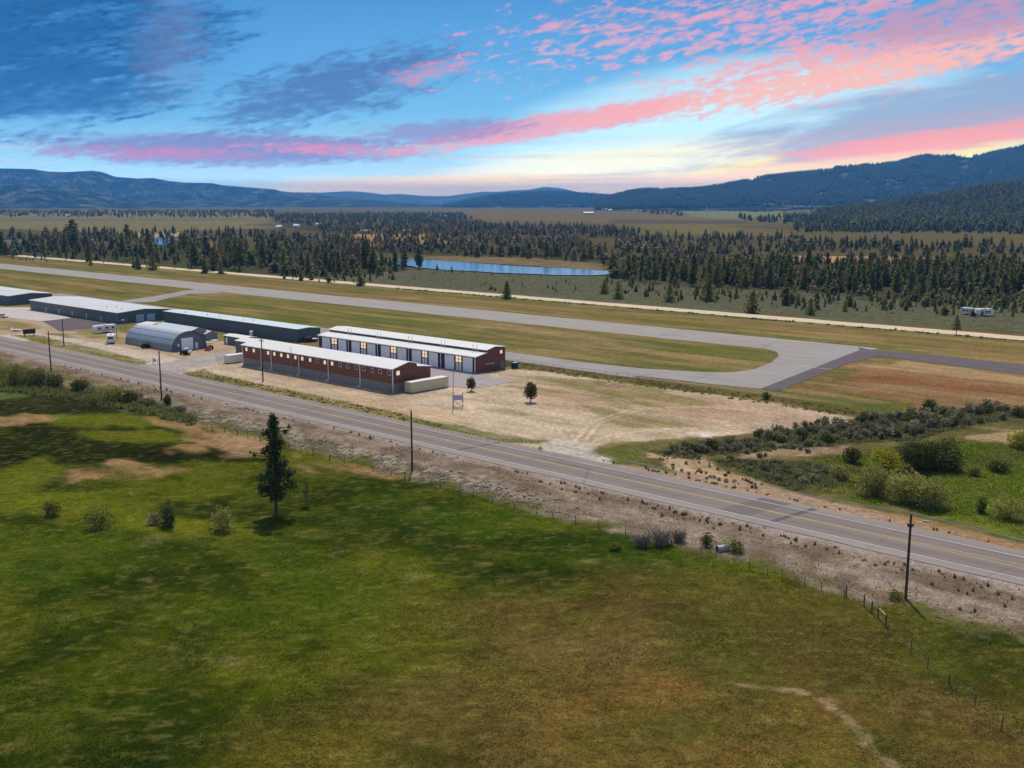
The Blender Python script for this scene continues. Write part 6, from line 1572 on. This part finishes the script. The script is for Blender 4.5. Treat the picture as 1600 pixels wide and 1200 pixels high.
def mountain(name, sil, d0, d1, d2, rough, seed, m, spurs=14, na=420, nd=70, trees=0, th=(14, 24), tcol=(52, 66, 54)):
    """a range whose crest, d1 metres off, has the given skyline; foot at d0, back foot at d2"""
    px = np.array([s[0] for s in sil], float); py = np.array([s[1] for s in sil], float)
    P = np.linspace(px[0], px[-1], na); Q = np.interp(P, px, py)
    u = (P - 800) / F; v = (600 - Q) / F; f = math.cos(PIT) + v * math.sin(PIT); zz = -math.sin(PIT) + v * math.cos(PIT)
    azt = u / f; hc = CAMZ + d1 * zz / f
    def height(ai, d):
        h0 = np.interp(ai, azt, hc)
        t = np.where(d < d1, (d - d0) / (d1 - d0), 1 - (d - d1) / (d2 - d1)); t = np.clip(t, 0, 1)
        base = np.where(d < d1, t ** 1.15, t)
        r = 1 - np.abs(2 * fbm(ai * spurs, d / (d1 - d0) * 1.2, seed, 5, .55) - 1)
        h = h0 * base * (1 - rough * np.sin(np.pi * np.clip(t, 0, 1)) * (1.0 - r) * 1.4)
        return np.where(t <= 0, -12, h - 6 * (1 - t))
    dd_ = np.concatenate([np.linspace(d0, d1, nd), np.linspace(d1, d2, 14)[1:]])
    Dg, Ag = np.meshgrid(dd_, azt, indexing='ij'); Zg = height(Ag, Dg)
    Xg = Dg * FWD[0] + Ag * Dg * RIGHT[0]; Yg = Dg * FWD[1] + Ag * Dg * RIGHT[1]
    idx = np.arange(Dg.size).reshape(Dg.shape); qd = np.stack([idx[:-1, :-1], idx[:-1, 1:], idx[1:, 1:], idx[1:, :-1]], -1).reshape(-1, 4)
    o = tag(link(name, np_mesh(name, np.stack([Xg, Yg, Zg], -1).reshape(-1, 3), qd, m, None, True)), kind='structure')
    if trees:
        rng = np.random.default_rng(seed + 50); d = d0 + (d1 + (d2 - d1) * .06 - d0) * np.sqrt(rng.uniform(.02, 1, trees)); a = rng.uniform(azt[0], azt[-1], trees)
        # a few bare glades
        kk = fbm(a * 60, d / 160, seed + 9, 3) < .62; d, a = d[kk], a[kk]
        return d * FWD[0] + a * d * RIGHT[0], d * FWD[1] + a * d * RIGHT[1], height(a, d) - 2, rng.uniform(*th, len(d)), tint(len(d), lin(tcol), .3, rng)
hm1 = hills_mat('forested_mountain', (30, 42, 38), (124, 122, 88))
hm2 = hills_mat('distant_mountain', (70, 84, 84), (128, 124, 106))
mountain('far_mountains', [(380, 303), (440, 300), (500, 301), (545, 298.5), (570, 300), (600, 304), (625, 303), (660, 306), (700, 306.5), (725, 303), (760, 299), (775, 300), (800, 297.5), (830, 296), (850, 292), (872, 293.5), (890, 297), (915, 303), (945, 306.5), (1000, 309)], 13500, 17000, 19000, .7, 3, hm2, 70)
mountain('left_mountains', [(-260, 262), (-120, 259), (0, 263), (50, 264), (75, 268), (100, 269), (145, 266.5), (160, 269), (180, 276), (215, 279), (240, 278), (265, 283), (290, 285.5), (330, 286), (345, 289), (380, 292), (430, 296), (440, 299), (480, 303), (560, 311), (640, 317), (720, 322), (790, 325)], 9300, 12300, 14700, .85, 5, hm1, 62, 700, 110)
mountain('left_foothill', [(-260, 280), (0, 287), (60, 289), (120, 296), (170, 306), (215, 314), (260, 321), (300, 325)], 6900, 8700, 10200, .7, 8, hm1, 50)
mountain('low_foothill', [(100, 326), (250, 318), (420, 311), (520, 314), (640, 318), (760, 324)], 8400, 10200, 11700, .6, 18, hm1, 50)
T1 = mountain('green_hill', [(690, 324), (740, 313), (770, 307), (820, 303), (870, 301.5), (915, 304), (955, 307), (1000, 313), (1060, 322)], 7800, 9900, 12000, .4, 12, hm1, 26, 300, 50, 12000, (20, 34))
T2 = mountain('right_mountains', [(930, 318), (960, 307.5), (985, 300.5), (1010, 298), (1040, 298), (1080, 297.5), (1110, 294), (1150, 287), (1200, 277), (1250, 271.5), (1300, 264.5), (1350, 259.5), (1400, 256), (1425, 249), (1445, 244.5), (1480, 244.5), (1510, 246), (1530, 245.5), (1560, 238), (1600, 230), (1680, 218), (1800, 205), (2000, 210)], 5000, 7600, 10500, .6, 14, hm1, 34, 600, 80, 60000, (20, 34))
spire = [cone_template(300 + k, 1, 5, .2, .3) for k in range(6)]
T = [np.concatenate([a, b]) for a, b in zip(T1, T2)]
tag(bake('mountain_forest', *T, spire, 80, 'forest'), 'conifer forest covering the right-hand mountain and green hill', 'forest', None, 'stuff')

# ================================================================== GROUND COVER
def blades(name, X, Y, H, Wd, colr, seed, m='grass', lean=.5):
    """grass: one narrow leaning triangle per tuft"""
    rng = np.random.default_rng(seed); n = len(X); Z = gz(X, Y); a = rng.uniform(0, 6.28, n); t = rng.uniform(0, 6.28, n)
    ca, sa = np.cos(a) * Wd * .5, np.sin(a) * Wd * .5; l = H * lean * rng.uniform(0, 1, n)
    v = np.stack([np.stack([X - ca, Y - sa, Z - .03], 1), np.stack([X + ca, Y + sa, Z - .03], 1), np.stack([X + np.cos(t) * l, Y + np.sin(t) * l, Z + H], 1)], 1).reshape(-1, 3)
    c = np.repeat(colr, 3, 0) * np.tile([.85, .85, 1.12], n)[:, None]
    return link(name, np_mesh(name, v, np.arange(n * 3).reshape(-1, 3), M[m], np.clip(c, 0, 1)))
rngg = np.random.default_rng(90)
n = 520000; d = 62 * np.exp(rngg.uniform(0, 1, n) * math.log(330 / 62)); rr = rngg.uniform(-1, 1, n) * (d * .56 + 10)
gx = d * FWD[0] + rr * RIGHT[0]; gy = d * FWD[1] + rr * RIGHT[1]
k = (gy < 114.5 + (vnoise(gx / 4, gy / 4, 95) - .5) * 4) & (gx < 60); gx, gy = gx[k], gy[k]
gc = ground_color(gx, gy) * rngg.uniform(1.0, 1.45, (len(gx), 1)).astype(np.float32)
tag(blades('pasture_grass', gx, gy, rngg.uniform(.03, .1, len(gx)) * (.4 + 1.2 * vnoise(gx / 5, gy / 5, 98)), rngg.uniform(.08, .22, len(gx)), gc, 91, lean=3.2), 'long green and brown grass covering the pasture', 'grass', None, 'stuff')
k = scatter_pts([(1170, 735), (1340, 705), (1500, 690), (1660, 700), (1660, 856), (1560, 824), (1440, 800), (1280, 768)], 22000, 31)
k = np.array(k); gc = ground_color(k[:, 0], k[:, 1]) * rngg.uniform(.95, 1.6, (len(k), 1)).astype(np.float32)
tag(blades('meadow_grass', k[:, 0], k[:, 1], rngg.uniform(.06, .26, len(k)), rngg.uniform(.12, .28, len(k)), gc, 92, lean=1.6), 'tall bright green grass in the wet meadow at right', 'grass', None, 'stuff')
# rough dry weeds between highway and yard, and on the road bank
ws = np.array(scatter_pts([(285, 584), (318, 577), (345, 587), (470, 613), (620, 645), (760, 684), (856, 688), (842, 693), (760, 691), (650, 664), (500, 632), (380, 604), (310, 591)], 5200, 32) +
              scatter_pts([(14, 523), (60, 524), (120, 538), (240, 566), (212, 571), (120, 549), (60, 535)], 2400, 33))
gc = np.where(rngg.random((len(ws), 1)) < .45, np.array([lin((196, 172, 128))]), np.array([lin((122, 120, 62))])) * rngg.uniform(.7, 1.4, (len(ws), 1))
tag(blades('verge_weeds', ws[:, 0], ws[:, 1], rngg.uniform(.06, .28, len(ws)), rngg.uniform(.12, .35, len(ws)), gc, 93), 'dry weeds on the verge between highway and yards', 'weeds', None, 'stuff')
n = 5200; bx = rngg.uniform(-290, 5, n); by = rngg.uniform(115, 127.5, n); dens = fbm(bx / 8, by / 3, 96, 3) > .48; bx, by = bx[dens], by[dens]
gc = np.where(rngg.random((len(bx), 1)) < .5, np.array([lin((150, 116, 84))]), np.array([lin((104, 88, 58))])) * rngg.uniform(.6, 1.3, (len(bx), 1))
tag(blades('bank_weeds', bx, by, rngg.uniform(.1, .35, len(bx)), rngg.uniform(.1, .3, len(bx)), gc, 94), 'sparse dry weeds on the gravel bank of the highway', 'weeds', None, 'stuff')
def tufts(name, pts, h0, h1, w, seed, rgb, label, per=16):
    rng = np.random.default_rng(seed); P = np.array(pts); n = len(P); H = rng.uniform(h0, h1, n)
    X = np.repeat(P[:, 0], per) + rng.normal(0, w * .32, n * per); Y = np.repeat(P[:, 1], per) + rng.normal(0, w * .32, n * per)
    gc = np.array([lin(rgb)]) * rng.uniform(.6, 1.4, (n * per, 1))
    return tag(blades(name, X, Y, np.repeat(H, per) * rng.uniform(.5, 1.1, n * per), np.full(n * per, w * .45), gc, seed, lean=.35), label, 'weeds', None, 'stuff')
rgt = random.Random(55); tp_ = []
for k in range(120):
    x = rgt.uniform(-112, 0); tp_.append((x, 126.8 - abs(rgt.gauss(0, 1.9)) * (1.6 if x > -55 else .8)))
for k in range(60): tp_.append((rgt.uniform(-290, -112), 127.4 - abs(rgt.gauss(0, .6))))
for k in range(70): tp_.append((rgt.uniform(-112, 10), 142.9 + abs(rgt.gauss(0, .35))))
tufts('roadside_weeds', tp_, .2, .7, .3, 56, (100, 96, 48), 'dark upright weed tufts dotted along both gravel shoulders')
tufts('yard_edge_weeds', scatter_pts([(290, 586), (345, 588), (470, 615), (620, 646), (700, 668), (640, 660), (500, 630), (380, 602)], 110, 57), .2, .5, .6, 57, (112, 110, 58), 'dark clumpy weeds in the verge before the red-brown building', 14)
tufts('fence_weeds', [(rgt.uniform(-260, -88), 209.5 + rgt.uniform(0, 8)) for _ in range(420)], .2, .6, .7, 58, (122, 112, 58), 'tall brownish weeds along the chain-link fence', 10)
tufts('gravel_road_weeds', [(rgt.uniform(-420, 40), 363.8 + rgt.gauss(0, .7)) for _ in range(260)], .3, .9, 1.2, 59, (104, 100, 66), 'low dark weeds along the near edge of the gravel road', 12)
tufts('thicket_undergrowth', scatter_pts([(1010, 708), (1180, 685), (1345, 653), (1560, 634), (1600, 650), (1420, 688), (1330, 693), (1180, 706), (1060, 717)], 900, 63) + scatter_pts([(1120, 720), (1180, 720), (1330, 735), (1310, 760), (1240, 766)], 420, 64), .25, .7, 1.3, 63, (124, 120, 76), 'low grey-green brush filling in between the sagebrush', 16)
tufts('ditch_brush', scatter_pts([(-40, 590), (60, 600), (140, 616), (250, 636), (310, 656), (300, 664), (200, 640), (100, 622), (-40, 608)], 520, 66), .5, 1.3, 1.5, 66, (122, 122, 62), 'low leafy brush filling the ditch below the left poles', 18)
# sage flat
sp_ = scatter_pts([(560, 436), (640, 424), (935, 434), (1100, 450), (1640, 476), (1640, 520), (1200, 490), (800, 459), (560, 440)], 7000, 60)
tufts('sage_scrub', sp_, .2, .5, 1.0, 60, (150, 144, 106), 'low grey-green sage covering the flat beyond the gravel road', 9)
# rubble on the road bank
n = 1500; bx = rngg.uniform(-245, -96, n); by = rngg.normal(117.6, 1.9, n); kk = (by > 113.2) & (by < 124) & (fbm(bx / 5, by / 2.5, 97, 3) > .42); bx, by = bx[kk], by[kk]
ico = np.array([(0, 0, 1), (.9, 0, .3), (.28, .86, .3), (-.73, .53, .3), (-.73, -.53, .3), (.28, -.86, .3), (.0, 0, -.4)])
itf = np.array([(0, 1, 2), (0, 2, 3), (0, 3, 4), (0, 4, 5), (0, 5, 1), (6, 2, 1), (6, 3, 2), (6, 4, 3), (6, 5, 4), (6, 1, 5)])
V = []; 
for k in range(len(bx)):
    s_ = rngg.uniform(.1, .34); jit = ico * (1 + rngg.normal(0, .22, ico.shape)) * s_ * np.array([1, 1, .7]); V.append(jit + np.array([bx[k], by[k], float(gz(bx[k], by[k]))]))
Vn = np.vstack(V); Fn = (itf[None] + (np.arange(len(bx)) * 7)[:, None, None]).reshape(-1, 3)
M['rock'] = foliage('pale_rubble', (160, 148, 130), 0, 0)
tag(link('rubble', np_mesh('rubble', Vn, Fn, M['rock'], np.repeat(rngg.uniform(.55, 1.25, (len(bx), 1)) * np.ones((1, 3)), 7, 0))), 'pale stony rubble on the road bank behind the conifer', 'rubble', None, 'stuff')
